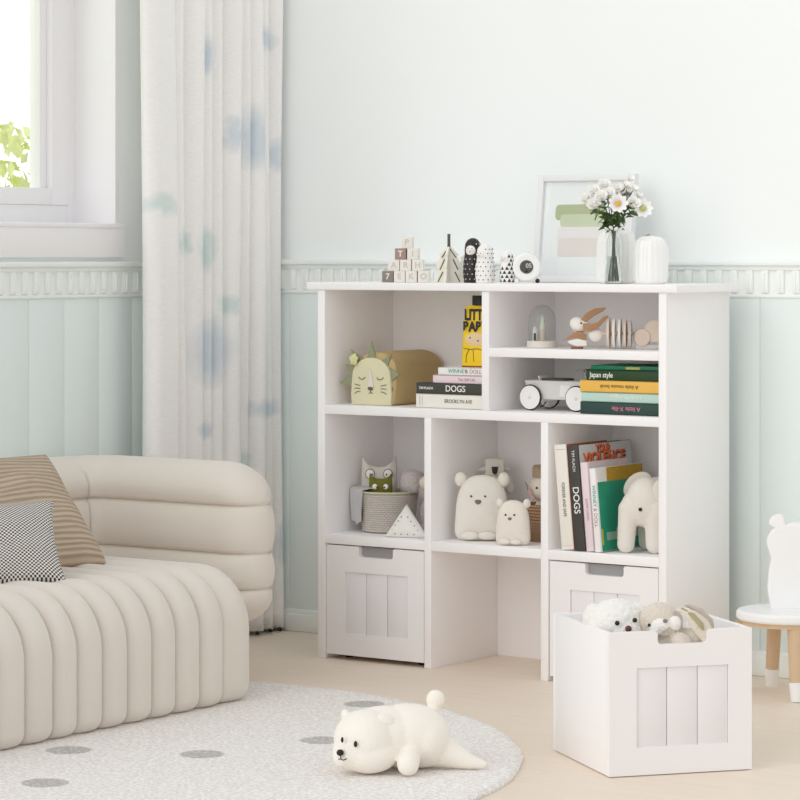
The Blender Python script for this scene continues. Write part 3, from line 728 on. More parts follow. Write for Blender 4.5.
# picture frame leaning on the wall behind
fr = thing('picture_frame', 'white framed abstract print in green and blush leaning behind the flowers', 'picture', (.522, .255, ZT+.0005), 0)
fr.rotation_euler = (math.radians(-7), 0, 0)
FW, FH, FB = .300, .290, .018
f = MB()
f.box(0, 0, 0, FB, .022, FH, .002).box(FW-FB, 0, 0, FW, .022, FH, .002).box(FB, 0, 0, FW-FB, .022, FB, .002).box(FB, 0, FH-FB, FW-FB, .022, FH, .002)
f.build('frame', mat('frame_white', 'E9EAEB', .35), fr)
MB().box(FB-.002, .012, FB-.002, FW-FB+.002, .016, FH-FB+.002).build('print', mat('print_paper', 'F4F4F3', .7), fr, smooth=False)
def blob2(pts, m, nm='painted_patch', y=.0112): MB().prism(pts, y, .0121).build(nm, m, fr, smooth=False)
def rrect(x0, z0, x1, z1, r): return arc(x1-r, z1-r, r, 0, 90, 5)+arc(x0+r, z1-r, r, 90, 180, 5)+arc(x0+r, z0+r, r, 180, 270, 5)+arc(x1-r, z0+r, r, 270, 360, 5)
blob2(rrect(.055, .168, .21, .210, .012), mat('print_olive', 'BABF98', .8), y=.0116)
blob2(rrect(.072, .150, .24, .184, .010), mat('print_light_green', 'D0D6B8', .8), y=.0112)
blob2(rrect(.066, .105, .24, .150, .008), mat('print_blush_white', 'F1EAE8', .8), y=.0109)
blob2(rrect(.070, .070, .2, .120, .006), mat('print_blush', 'EAE0DA', .8, var=.04), y=.0106)
MB().box(FB, .009, FB, FW-FB, .0095, FH-FB).build('glazing', M_pane, fr, smooth=False)

# ribbed white ceramic jars
def ribjar(label, loc, wd, h, stem):
    j = thing('ribbed_jar', label, 'jar', loc, TH*.9, 'white ribbed ceramic jars')
    prof = [(1e-4, 0), (wd*.40, 0), (wd*.47, .006), (wd*.5, .02), (wd*.5, h*.62), (wd*.48, h*.78), (wd*.42, h*.9), (wd*.3, h*.97), (wd*.12, h), (1e-4, h*.995)]
    P = []
    for (a, b2), (c, e) in zip(prof, prof[1:]):
        for k in range(4): P.append((a+(c-a)*k/4, b2+(e-b2)*k/4))
    P.append(prof[-1])
    MB().lathe(P, seg=160, wob=lambda a: 1+.035*abs(math.sin(a*9))).build('body', M_gloss, j)
    if stem: MB().tube([(-.002, -.004, h-.003), (-.004, -.004, h+.004), (-.012, -.004, h-.001)], .0012, 6).build('stem', mat('dark_stem', '5A5550', .5), j)
    return j
ribjar('tall white ribbed ceramic jar standing behind the glass vase', (.848, .150, ZT), .100, .142, False)
ribjar('shorter white ribbed ceramic jar with a dark stem, right end of the top', (.978, .10, ZT), .088, .122, True)

# glass vase with flowers
VX, VY = .896, .055
va = thing('glass_vase', 'slim clear glass vase with a frilled neck holding white flowers', 'vase', (VX, VY, ZT), 0)
vo = [(.0205, 0), (.0225, .003), (.022, .02), (.0195, .05), (.0185, .09), (.018, .112), (.012, .124), (.0095, .13), (.012, .136), (.022, .143)]
vi = [(.0205, .1425), (.0105, .136), (.008, .13), (.0105, .1235), (.0165, .111), (.0170, .09), (.018, .05), (.0205, .02), (.0200, .007), (1e-4, .006)]
MB().lathe([(1e-4, 0)]+vo+vi, seg=48).build('body', M_vase, va)
MB().lathe([(1e-4, .0065), (.0195, .0068), (.0200, .02), (.0175, .05), (.0165, .07), (1e-4, .07)], seg=40).build('water', M_vase, va)
fri = MB()
for k in range(9):
    a = 2*PI*k/9; c, s_ = math.cos(a), math.sin(a)
    fri.ell((.019*c, .019*s_, .139+.003*(k % 2)), (.009, .006, .0025), rot=(0, -.6, a), seg=10)
fri.build('frill', M_gloss, va)
M_leaf = mat('bouquet_leaf', '566E38', .6, var=.35, vscale=60); M_stemg = mat('bouquet_stem', '5B6B45', .6); M_petal = mat('white_petal', 'FDFCF8', .6, sheen=.2); M_petal.node_tree.nodes['Principled BSDF'].inputs['Subsurface Weight'].default_value = .5; M_petal.node_tree.nodes['Principled BSDF'].inputs['Subsurface Radius'].default_value = (.02, .02, .02); M_yel = mat('flower_centre', 'E9B43A', .7)
GF = 'white flowers in the glass vase'
def petal(mb, c, n, r, wd, cup):
    n = Vector(n).normalized(); q = n.to_track_quat('Z', 'Y')
    def f(k, np_):
        a = 2*PI*k/np_; M = Matrix.Translation(c) @ q.to_matrix().to_4x4() @ Matrix.Rotation(a, 4, 'Z') @ Matrix.Rotation(-cup, 4, 'Y')
        t = bmesh.new(); prev = None
        for i in range(6):
            u = i/5; ww = wd*math.sin(PI*(.12+.80*u)); z = .25*r*u*u
            row = [t.verts.new(M @ Vector((r*u, s_*ww, z+abs(s_)*ww*.3))) for s_ in (-1, -.4, .4, 1)]
            if prev:
                for s_ in range(3): t.faces.new((prev[s_], prev[s_+1], row[s_+1], row[s_]))
            prev = row
        mb.add(t)
    return f
rf = random.Random(7)
# (dx, dz, depth, kind) in metres round the neck, seen from the front
fl = [(-.066, .072, .01, 'round', 'loose white bloom hanging lowest at the left of the bouquet'), (-.050, .058, -.02, 'round', 'pale green-white bloom at the lower left of the bouquet'), (-.047, .092, .0, 'round', 'white bloom at the upper left of the bouquet'),
      (-.022, .108, .01, 'round', 'cream bloom with green sepals at the top left of the bouquet'), (-.014, .085, -.015, 'round', None), (.008, .066, -.035, 'daisy', 'white daisy with an orange centre in the middle of the bouquet'),
      (.013, .096, .01, 'round', None), (.040, .127, .0, 'bud', 'small white blossom topping the tallest stem'), (.038, .094, .01, 'bud', None), (.050, .102, .0, 'bud', None), (.045, .062, -.02, 'round', 'white bloom right of the daisy'),
      (.072, .054, -.015, 'daisy', 'white daisy with a green-yellow centre at the far right of the bouquet'), (.030, .112, .0, 'bud', None), (.062, .085, .01, 'bud', None), (-.032, .078, -.025, 'round', None), (.022, .080, .02, 'round', None)]
Rt = Vector((math.cos(TH), math.sin(TH), 0)); Fw = Vector((-math.sin(TH), math.cos(TH), 0))
extra = {4: 'white bloom at the upper left of the daisy with the orange centre', 6: 'white bloom straight above the orange-centred daisy', 8: 'small white blossom halfway up the tallest stem', 9: 'small white blossom right of the tallest stem, near its top', 12: 'small white blossom just under the topmost one', 13: 'small white blossom above the green-yellow centred daisy', 14: 'white bloom between the left blooms and the orange-centred daisy', 15: 'white bloom low behind the right side of the orange-centred daisy'}
for i, (dx, dz, dp, kd, lb) in enumerate(fl):
    r = thing('flower_stem', lb or extra.get(i), 'flower', (VX, VY, ZT+.008), 0, GF)
    top = Rt*dx+Fw*dp+Vector((0, 0, .128+dz)); ft = Vector((math.cos(i*2.4)*.009, math.sin(i*2.4)*.009, 0)); nk = Vector((math.cos(i*2.4+2)*.0045, math.sin(i*2.4+2)*.0045, .122))
    pts = [ft.lerp(nk, k/3) for k in range(4)] + [nk.lerp(top, k/4)+Vector((0, 0, .012*math.sin(PI*k/4))) for k in range(1, 5)]
    MB().tube(pts, .0011, 6).build('stem', M_stemg, r)
    out = (Rt*dx*4-Fw*.5+Vector((0, 0, .35))).normalized()
    if kd == 'daisy': out = (Rt*dx*2-Fw*1.0+Vector((0, 0, .25))).normalized()
    mb = MB()
    if kd == 'daisy':
        f = petal(mb, top, out, .027, .0095, .15); [f(k, 9) for k in range(9)]
        MB().ell(top+out*.003, .0065, seg=12).build('centre', M_yel if i == 5 else mat('green_yellow_centre', 'C6CE6A', .7), r)
    elif kd == 'round':
        for rr, ww, cup, n_ in ((.025, .014, .55, 6), (.021, .013, .95, 5), (.015, .010, 1.25, 4)):
            f = petal(mb, top, out, rr, ww, cup); [f(k+rr*90, n_) for k in range(n_)]
        mb.ell(top+out*.004, (.005, .005, .005), seg=8)
    else:
        f = petal(mb, top, out, .017, .008, .8); [f(k, 5) for k in range(5)]; mb.ell(top+out*.003, .0035, seg=8)
    mb.build('petals', M_petal, r, recalc=False)
    lf = MB()
    for k in range(11 if kd != 'bud' else 5):
        u = rf.uniform(.1, .8); pz = nk.lerp(top, u)+Vector((0, 0, .012*math.sin(PI*u)))
        if kd == 'bud': pz = nk.lerp(top, rf.uniform(.45, .97))
        dd = (Rt*rf.uniform(-1, 1)+Fw*rf.uniform(-.7, .7)+Vector((0, 0, rf.uniform(-.55, .6)))+Rt*dx*6).normalized()
        ll = rf.uniform(.016, .034)*(.5 if kd == 'bud' else 1); q = dd.to_track_quat('X', 'Z'); M = Matrix.Translation(pz) @ q.to_matrix().to_4x4() @ Matrix.Rotation(rf.uniform(-1, 1), 4, 'X')
        t = bmesh.new(); prev = None
        for j in range(5):
            v = j/4; ww = ll*.2*math.sin(PI*(.05+.93*v)); row = [t.verts.new(M @ Vector((ll*v, s_*ww, -ll*.3*v*v+abs(s_)*ww*.35))) for s_ in (-1, 0, 1)]
            if prev: t.faces.new((prev[0], prev[1], row[1], row[0])); t.faces.new((prev[1], prev[2], row[2], row[1]))
            prev = row
        lf.add(t)
    lf.build('leaves', M_leaf, r, recalc=False)

# ------------------------------------------------------------------ glass dome, hare toy (small upper shelf)
Z8 = .8495
dm = thing('glass_dome', 'small glass dome on a cream base with tiny wooden figures inside', 'glass dome', (.644, .115, Z8), TH)
MB().cone((0, 0, 0), (0, 0, .0165), .0395, .039, seg=48).build('base', mat('dome_base', 'E6E1D6', .6, var=.03), dm, angle=30)
MB().lathe([(.0355, .0166), (.0358, .07), (.034, .083), (.029, .095), (.02, .105), (.01, .1095), (1e-4, .111)], seg=48).build('dome', M_glass, dm, mods=[('SOLIDIFY', dict(thickness=.001, offset=-1))])
fg = thing('tree_figure', 'taller tiny pale tree figure under the glass dome', 'figurine', dm.location+Vector((.002, 0, .0168)), TH, 'tiny figures in the glass dome')
MB().cone((0, 0, 0), (0, 0, .03), .008, .007).build('body', mat('fig_blush', 'DDCBBD', .6), fg)
MB().cone((0, 0, .03), (0, 0, .067), .0085, .003).build('crown', mat('fig_green_white', 'DCE3D2', .6, var=.2, vscale=200), fg)
MB().ell((0, -.004, .064), .0015).ell((.005, -.004, .05), .0012).ell((.006, -.004, .036), .0012).build('dots', M_black, fg)
fg = thing('house_figure', 'shorter tiny pale figure with a dark door under the glass dome', 'figurine', dm.location+Vector((-.014, -.012, .0168)), TH, 'tiny figures in the glass dome')
MB().cone((0, 0, 0), (0, 0, .028), .0065, .006).ell((0, 0, .032), .005).build('body', mat('fig_white', 'F0EEEA', .6), fg)
MB().box(-.004, -.0072, .001, .002, -.003, .02, .0005).ell((.001, -.0045, .033), .001).build('door', mat('fig_dark', '3A3E38', .6), fg)

hr = thing('wooden_hare_toy', 'wooden hare toy with brown ears and a body of white discs', 'wooden toy', (.745, .050, Z8), TH*.75); hr.scale = (.93, 1, 1)
M_hw = mat('hare_white_wood', 'F0EDE6', .6); M_hb = mat('hare_walnut', 'B08662', .55, var=.15, vscale=50, stretch=(1, 6, 6)); M_hp = mat('hare_birch', 'E4D3C3', .6, var=.04)
MB().ell((.045, 0, .062), (.024, .017, .019), rot=(0, .35, 0)).ell((.062, 0, .064), (.014, .014, .014)).build('head', M_hw, hr)
MB().ell((.055, -.0165, .066), .0025).build('eye', M_black, hr)
def blade(pts, y0, y1, nm, m): MB().prism(pts, y0, y1, .0015).build(nm, m, hr)
blade([(.054, .076), (.068, .092), (.092, .104), (.124, .106), (.116, .097), (.090, .084), (.066, .068)], -.014, -.006, 'ear', M_hb)
blade([(.060, .066), (.080, .063), (.100, .069), (.116, .083), (.130, .086), (.120, .072), (.104, .055), (.082, .046), (.061, .048)], -.018, -.010, 'ear', M_hb)
blade([(.003, .020), (.018, .032), (.038, .044), (.056, .044), (.067, .036), (.068, .022), (.045, .028), (.022, .026)], -.016, 0, 'paw', M_hb)
blade([(.015, .019), (.045, .027), (.069, .021), (.070, .008), (.045, .006), (.025, .012)], -.015, .001, 'chest', M_hw)
MB().box(.025, -.012, 0, .058, .012, .005, .001).build('foot_plate', mat('red_brown_wood', '8A5A48', .6), hr)
MB().cone((.04, -.001, .003), (.04, -.001, .055), .005).build('post', M_hw, hr)
MB().cone((.05, 0, .040), (.25, 0, .040), .0045).build('rod', M_hp, hr)
for k, (xx, m) in enumerate(((.126, M_hp), (.1415, M_hw), (.157, M_hw), (.172, M_hp), (.186, mat('hare_grey', 'CFC9C2', .6)))):
    MB().cone((xx, 0, .042-.001*k), (xx+.0065, 0, .042-.001*k), .0395-.0012*k, seg=40).build('disc', m, hr)
MB().ell((.092, 0, .036), (.022, .012, .018)).build('shoulder', M_hw, hr)
MB().cone((.222, -.018, .030), (.222, -.008, .030), .0215, .0245, seg=32).build('hind_leg', M_hp, hr)
MB().cone((.256, -.014, .046), (.256, .004, .046), .028, seg=40).build('hind_part', M_hp, hr)
MB().cone((.276, -.017, .068), (.276, -.010, .068), .008, seg=20).build('tail', M_hb, hr)
MB().box(.205, -.012, 0, .275, .014, .012, .002).build('rear_block', mat('hare_pale_grey', 'D6D4D0', .6), hr)

# ------------------------------------------------------------------ toy car
tc_ = thing('toy_car', 'pale grey wooden toy car with black-rimmed white wheels', 'toy car', (.603, .130, ZS), 0)
M_car = mat('car_grey', 'DEDDDC', .5)
MB().prism([(.018, .028), (.0, .078), (.184, .078), (.189, .030)], -.038, .038, .004).build('body', M_car, tc_)
MB().box(.045, -.026, .077, .115, .026, .0835, .002).build('seat', mat('seat_charcoal', '55534F', .7), tc_)
MB().prism([(.038, .078), (.043, .078), (.036, .089), (.032, .089)], -.024, .024, .001).build('backrest', M_car, tc_)
MB().cone((.172, 0, .075), (.158, 0, .105), .0025).build('steering_column', mat('brushed_metal', 'B5B2AB', .3, metal=.8), tc_)
MB().tube([(.158+.018*math.cos(a)*.95, .020*math.sin(a), .106+.018*math.cos(a)*.1) for a in [2*PI*k/28 for k in range(28)]], .0022, 8, True).cone((.14, 0, .105), (.176, 0, .107), .0018).build('steering_wheel', mat('brushed_metal', 'B5B2AB', .3), tc_)
for sx_ in (.025, .165):
    for sy in (-.046, .046):
        w_ = MB().cone((sx_, sy-.004, .0340), (sx_, sy+.004, .0340), .0305, seg=40).build('wheel', mat('wheel_white', 'F2F1F0', .5), tc_)
        MB().tube([(sx_+.0305*math.cos(a), sy, .0340+.0305*math.sin(a)) for a in [2*PI*k/40 for k in range(40)]], .0032, 8, True).build('tyre', M_black, w_)
        MB().ell((sx_, sy-.004, .0340), (.005, .002, .005)).build('hubcap', M_car, w_)
MB().prism([(.108, .037), (.142, .037), (.140, .068), (.112, .068)], -.0395, -.038, .0004).ell((.125, -.0395, .053), (.012, .002, .012)).build('emblem', mat('emblem_white', 'EFEFEE', .4), tc_)
MB().tube([(.055, -.047, .010), (.066, -.047, .014), (.073, -.047, .024)], .0018, 6).build('pedal', M_black, tc_)

# ------------------------------------------------------------------ left cubby: basket and its toys
M_bask = uvmat('beige_basket_weave', 'weave', 'E2DAD0', 'CBC2B6', 44, 30, bump=1)
bk = thing('fabric_basket', 'beige woven basket filled with owl cushions in the left cubby', 'basket', (.126, .155, .3365), TH)
MB().lathe([(1e-4, 0), (.068, 0), (.073, .004), (.075, .04), (.078, .075), (.081, .103), (.083, .110), (.0795, .1105), (.074, .08), (.070, .006), (1e-4, .005)], seg=56).build('body', M_bask, bk)
MB().tube([(.0815*math.cos(a), .0815*math.sin(a), .110) for a in [2*PI*k/48 for k in range(48)]], .0022, 8, True).build('rim', mat('basket_rim', 'D9D5A8', .9), bk)
M_owl = mat('owl_offwhite', 'D8D5CC', .95, bump=.4, bscale=220); M_olive = mat('owl_olive', '76752F', .95, bump=.4, bscale=220, var=.1)
M_eyew = mat('eye_white', 'F4F2EE', .6); M_eyeg = mat('eye_ring', '8B8880', .6)
def owl(label, loc, rz, wd, h, m, ring, gap):
    o = thing('owl_cushion', label, 'cushion', loc, rz, 'owl cushions in the basket')
    pts = [(-wd*.46, 0), (-wd*.2, -.002), (wd*.2, -.002), (wd*.46, 0), (wd*.5, h*.4), (wd*.485, h*.75), (wd*.47, h), (wd*.36, h*.88), (wd*.2, h*.80), (0, h*.775), (-wd*.2, h*.80), (-wd*.36, h*.88), (-wd*.47, h), (-wd*.485, h*.75), (-wd*.5, h*.4)]
    P = []
    for a, b2 in zip(pts, pts[1:]+pts[:1]): P += [a, ((a[0]+b2[0])/2, (a[1]+b2[1])/2)]
    MB().inflate(P, wd*.16, c=(0, h*.45), pw=.35).build('body', m, o)
    for sg in (-1, 1):
        ez = h*.64 if ring else h*.50
        if ring: MB().ell((sg*gap, -wd*.155, ez), (wd*.135, .003, wd*.145)).build('eye_ring', M_eyeg, o)
        e_ = MB().ell((sg*gap, -wd*.155-.002, ez), (wd*.112, .003, wd*.12)).build('eye', M_eyew, o)
        MB().ell((sg*gap+(.006 if sg < 0 else -.004), -wd*.155-.0048, ez-.001), (.0024, .001, .0024)).build('pupil', M_black, e_)
    MB().prism([(-.003, h*.52), (.003, h*.52), (0, h*.45)], -wd*.165-.001, -wd*.155, 0).build('beak', mat('owl_beak', 'A9853C', .8), o)
owl('large off-white owl cushion with ringed eyes behind the green one', (.088, .165, .405), TH*.9, .100, .135, M_owl, True, .0245)
owl('small olive green owl cushion sticking out of the basket', (.124, .120, .424), TH*.9, .064, .074, M_olive, False, .015)
cl = MB()
def clf(u, v):
    a = (u-.5)*.085; z = .118-(v-.12)*.105 if v > .12 else .118+.004*math.sin(v/.12*PI)
    yy = -.004*math.sin(u*19+v*3)-(.006 if v > .12 else -.05*(.12-v)/.12)
    return Vector((a*(1-.25*v), yy, z+.006*math.sin(u*9)*v))
cl.grid(clf, 30, 24)
tag(cl.build('grey_cloth', mat('soft_grey_cloth', 'C9C8C8', .95, bump=.4, bscale=150), mods=[('SOLIDIFY', dict(thickness=.003))], loc=(.066, .098, .3365), rot=(0, 0, -.55)), 'pale grey cloth draped over the left side of the beige basket', 'cloth')
# dotted triangle
M_tri = mat('triangle_white', 'F3F1EC', .9, bump=.2, bscale=200)
tg = thing('triangle_cushion', 'white triangular bean bag with dark dots in front of the basket', 'cushion', (.262, .045, .3365), .25)
def dotted(y):
    q = MB(); th = .018
    for r_ in range(6):
        n_ = 6-r_
        for k in range(n_):
            x = (k-(n_-1)/2)*.018; z = .010+r_*.0115
            f_ = max(abs(x)/.06*1.0+z/.09, .0); f_ = min(.95, max(abs(x)/(.064*(1-z/.092)+1e-4), abs(z-.026)/.062)); y_ = -th*(1-f_*f_)**.5
            q.ell((x, y_-.0003, z), (.0017, .0012, .0017), rot=(0, 0, 0), seg=8)
    return q
tpts = [(-.062, 0), (.062, 0), (0, .088)]; P = []
for a, b2 in zip(tpts, tpts[1:]+tpts[:1]):
    for k in range(8): P.append((a[0]+(b2[0]-a[0])*k/8, a[1]+(b2[1]-a[1])*k/8))
MB().inflate(P, .020, c=(0, .028), pw=.5).build('body', M_tri, tg)
dotted(0).build('dots', mat('dark_dot', '4C4A48', .8), tg)
# grey plush beside basket
gp = thing('plush_teddy', 'grey dotted plush teddy with a beige snout right of the basket', 'plush toy', (.282, .150, .3365), TH*.8)
M_gp = mat('mauve_grey_plush', 'B5ABA6', .95, bump=.6, bscale=160, var=.2, vscale=70)
mb = MB().ell((0, 0, .055), (.042, .038, .055)).ell((-.002, 0, .118), (.042, .036, .036)).cap((.03, -.02, .08), (.04, -.04, .03), .014).cap((-.02, -.02, .02), (-.03, -.05, .014), .015).cap((.02, -.02, .02), (.03, -.05, .014), .015).ell((-.03, 0, .14), .010)
mb.build('body', M_gp, gp, mods=soft(.003, 5))
MB().ell((-.020, -.032, .142), (.019, .018, .019)).build('snout', mat('beige_plush', 'DCCFBF', .9, bump=.3), gp)
MB().ell((.024, -.040, .050), (.022, .012, .026)).build('bib', mat('white_plush', 'F0EEEC', .95, bump=.5, bscale=120), gp)
kd = thing('knit_hat', 'lavender grey dotted knit hat rising from the basket behind the rim', 'hat', (.196, .170, .447), TH*.8)
MB().lathe([(.036, 0), (.037, .02), (.034, .04), (.027, .052), (.014, .058), (1e-4, .06)], seg=40).build('crown', mat('lavender_knit', 'C9C0BF', .95, bump=.6, bscale=160, var=.35, vscale=160), kd, mods=[('SOLIDIFY', dict(thickness=.003))])

# ------------------------------------------------------------------ middle cubby: bears
M_bear = mat('ivory_plush', 'EBE6DC', .95, bump=.35, bscale=260, var=.02, sheen=.3); M_bear2 = mat('cream_plush', 'EEE6DC', .95, bump=.35, bscale=260, sheen=.3)
M_nose = mat('grey_nose', '77736F', .7)
def bearcush(label, loc, rz, wd, h, th, m, tilt=0):
    o = thing('bear_cushion', label, 'cushion', loc, rz, 'bear cushions in the middle cubby'); o.rotation_euler = (tilt, 0, rz)
    P = []
    for k in range(60):
        a = 2*PI*k/60; c, s_ = math.cos(a), math.sin(a)
        n_ = 7 if s_ < 0 else 2.5
        rr = (abs(c)**n_+abs(s_)**n_)**(-1/n_); x, z = rr*c, rr*s_
        x *= wd/2*(1-.16*(z+1)/2-(.02)); P.append((x, h/2+z*h/2))
    MB().inflate(P, th, c=(0, h*.48), pw=.38, rings=10).build('body', m, o)
    for sg in (-1, 1):
        MB().ell((sg*wd*.37, 0, h*.93), (wd*.105, th*.45, wd*.125)).build('ear', m, o)
        MB().ell((sg*wd*.12-wd*.06, -th*.985, h*.675), (.0028, .0018, .0026)).build('eye', M_black, o)
        MB().ell((sg*wd*.15-wd*.05, -th*.93, h*.075), (wd*.155, .007, h*.062)).build('paw', m, o)
    MB().prism([(-wd*.06-wd*.06, h*.605), (-wd*.06-wd*.03, h*.622), (-wd*.06+wd*.03, h*.622), (-wd*.06+wd*.06, h*.605), (-wd*.06+wd*.045, h*.57), (-wd*.06, h*.545), (-wd*.06-wd*.045, h*.57)], -th*1.06, -th*.9, .0015).build('nose', M_nose, o)
bearcush('large ivory bear cushion with grey nose in the middle cubby', (.470, .095, .3370), TH*.85, .154, .172, .030, M_bear, math.radians(-4))
bearcush('small cream bear cushion in front of the large bear', (.601, .042, .3370), TH*.7, .096, .116, .022, M_bear2, math.radians(-3))
kl = thing('plush_koala', 'pale grey plush koala with boxy head behind the large bear', 'plush toy', (.418, .235, .3390), TH)
mb = MB().ell((0, 0, .06), (.036, .03, .06)).ell((0, -.002, .135), (.036, .026, .028)).cap((-.034, 0, .148), (-.04, 0, .120), .012).cap((.034, 0, .148), (.044, 0, .120), .012)
mb.build('body', mat('koala_grey', 'DAD8D0', .95, bump=.5, bscale=180), kl, mods=soft(.0025, 5))
MB().box(-.026, -.022, .158, .026, .02, .204, .006).build('head', mat('koala_face', 'DEDBD0', .95, bump=.4, bscale=200), kl)
MB().cap((-.026, -.005, .176), (-.044, -.005, .172), .007, .002).cap((.026, -.005, .176), (.044, -.005, .172), .007, .002).build('ear', mat('koala_grey', 'DAD8D0', .95), kl)
MB().prism([(-.009, .183), (.009, .183), (.006, .166), (0, .161), (-.006, .166)], -.026, -.021, .001).build('nose', M_black, kl)
MB().ell((.012, -.028, .140), (.003, .001, .0015)).ell((.02, -.027, .140), (.003, .001, .0015)).ell((.028, -.024, .140), (.003, .001, .0015)).build('stitching', M_txtd, kl)
M_rattan = uvmat('brown_rattan', 'weave', 'C09A78', '6B4A34', 44, 24, bump=1.5)
rb = thing('rattan_basket', 'brown rattan basket holding a plush bear behind the middle divider', 'basket', (.607, .19, .3365), 0)
MB().lathe([(1e-4, 0), (.050, 0), (.053, .02), (.055, .05), (.056, .098), (.053, .098), (.050, .05), (.048, .005), (1e-4, .004)], seg=48).build('body', M_rattan, rb)
pb = thing('plush_bear', 'beige plush bear in a woven hat sitting in the rattan basket', 'plush toy', (.607, .19, .3412), TH)
M_pb = mat('sand_plush', 'DCD0C0', .95, bump=.5, bscale=160, sheen=.3)
MB().ell((0, 0, .055), (.036, .034, .054)).ell((-.0, -.006, .135), (.042, .038, .038)).ell((.016, -.040, .124), (.020, .018, .017)).build('body', M_pb, pb, mods=soft(.003, 5))
MB().ell((-.024, -.037, .137), .0032).build('eye', M_black, pb); MB().ell((.012, -.043, .146), .003).build('eye', M_black, pb)
MB().ell((.018, -.058, .126), (.008, .005, .006)).build('nose', M_black, pb)
MB().lathe([(.034, .162), (.034, .188), (.030, .194), (1e-4, .195)], seg=36).build('hat', uvmat('tan_straw', 'weave', 'C4AC90', '957A5C', 50, 12, bump=1), pb)
rbn = MB().tube([(-.03, -.03, .105), (-.045, -.032, .125), (-.052, -.034, .150), (-.04, -.03, .128)], .004, 8)
rbn.build('ribbon', mat('rose_ribbon', 'C9A9A2', .7), pb)

# ------------------------------------------------------------------ elephant in the right cubby
el = thing('plush_elephant', 'ivory plush elephant with one black eye beside the standing books', 'plush toy', (.972, .070, .3368), math.radians(22))
M_el = mat('elephant_linen', 'E9E3DA', .95, bump=.35, bscale=280, sheen=.2)
mb = MB().ell((.008, 0, .128), (.052, .042, .064)).ell((.03, .03, .135), (.042, .05, .055)).ell((-.02, -.002, .112), (.036, .034, .046)).cap((-.036, -.006, .11), (-.041, -.010, .022), .026, .023)
mb.cap((.034, -.010, .115), (.034, -.014, .024), .030, .025).cap((.0, .062, .1), (.0, .066, .021), .024, .02).cap((.045, .058, .1), (.045, .062, .021), .024, .02)
mb.build('body', M_el, el, mods=soft(.003, 8))
MB().ell((0, 0, 0), (.042, .006, .030), rot=(0, -.75, 0)).build('ear', mat('elephant_ear', 'D8D1C6', .95, bump=.3, bscale=250), el, loc=(-.018, .040, .166), rot=(0, 0, .0))
MB().ell((0, 0, 0), (.026, .006, .036), rot=(0, -.45, 0)).build('ear', M_el, el, loc=(.056, -.022, .155), rot=(0, 0, .5))
MB().ell((.0, -.0415, .113), .0048).build('eye', M_black, el)

# ------------------------------------------------------------------ toys in the pulled-out bin
def crate_pt(x, y, z): return Vector((1.54, -1.053, 0)) + Matrix.Rotation(CR, 3, 'Z') @ Vector((x, y, z))
M_fur = mat('white_long_plush', 'F1EFEA', .95, bump=1.0, bscale=110, var=.03, vscale=40, sheen=.5)
def fuzz(mb, strength=.006, scale=.02, vox=.003):
    tx = bpy.data.textures.new('fuzz', 'CLOUDS'); tx.noise_scale = scale; tx.noise_depth = 3
    return [('REMESH', dict(mode='VOXEL', voxel_size=vox)), ('SMOOTH', dict(factor=.5, iterations=4)), ('DISPLACE', dict(texture=tx, strength=strength, mid_level=.5))]
c_ = crate_pt(.064, .125, .045)
dg_ = thing('plush_dog', 'white fluffy plush dog peering over the left rim of the pulled-out bin', 'plush toy', c_, TH+.12)
mb = MB().ell((0, .01, .10), (.060, .052, .10)).ell((0, 0, .258), (.060, .056, .054)).ell((.014, -.040, .246), (.034, .026, .022)).ell((-.046, .01, .272), (.024, .024, .03)).ell((.046, .006, .276), (.024, .024, .026)).ell((.0, .0, .19), (.05, .045, .045))
mb.build('body', M_fur, dg_, mods=fuzz(mb, .006, .008, .0026))
MB().ell((-.010, -.0625, .268), .0052).build('eye', M_black, dg_); MB().ell((.028, -.0615, .2735), .0052).build('eye', M_black, dg_)
MB().ell((.013, -.0675, .2565), (.0072, .006, .0068)).build('nose', mat('brown_nose', '6B3B33', .4), dg_)
c_ = crate_pt(.160, .082, .046)
M_bfur = mat('beige_curly_plush', 'DCD2C4', .95, bump=1.0, bscale=120, var=.08, vscale=40, sheen=.4)
bn = thing('plush_bunny', 'beige floppy-eared plush bunny hanging over the notch of the pulled-out bin', 'plush toy', c_, TH+.08)
mb = MB().ell((0, .01, .11), (.055, .045, .10)).ell((-.012, -.006, .262), (.048, .045, .044)).cap((.02, -.02, .20), (.022, -.048, .222), .030, .026).cap((.03, -.01, .22), (.058, -.03, .232), .030, .022).ell((.0, .0, .21), (.05, .045, .05))
mb.build('body', M_bfur, bn, mods=fuzz(mb, .006, .008, .0026))
mb = MB().ell((-.018, -.046, .263), (.020, .014, .014)).ell((.012, -.046, .266), (.014, .012, .016)).ell((-.028, -.044, .252), (.014, .012, .012))
mb.build('muzzle', M_fur, bn, mods=fuzz(mb, .004, .006, .002))
MB().ell((-.011, -.058, .273), (.005, .004, .004)).build('nose', mat('brown_grey_nose', '8B7A72', .6), bn)
MB().ell((-.042, -.040, .262), .0035).build('eye', M_black, bn)
def ear(pts, wds, nm, m, th=.004, off=0):
    e_ = MB(); P = [Vector(q) for q in pts]; n_ = len(P)-1
    def fn(u, v):
        k = min(int(u*n_), n_-1); f_ = u*n_-k; c = P[k].lerp(P[k+1], f_); w2 = wds[k]+(wds[k+1]-wds[k])*f_; a = 2*PI*v
        return c+Vector((w2*math.cos(a), th*math.sin(a)-off, w2*.25*math.cos(a)))
    e_.grid(fn, 20, 16, cv=True)
    bmesh.ops.holes_fill(e_.bm, edges=e_.bm.edges[:], sides=0)
    return e_.build(nm, m, bn, mods=[('SUBSURF', dict(levels=1, render_levels=1))])
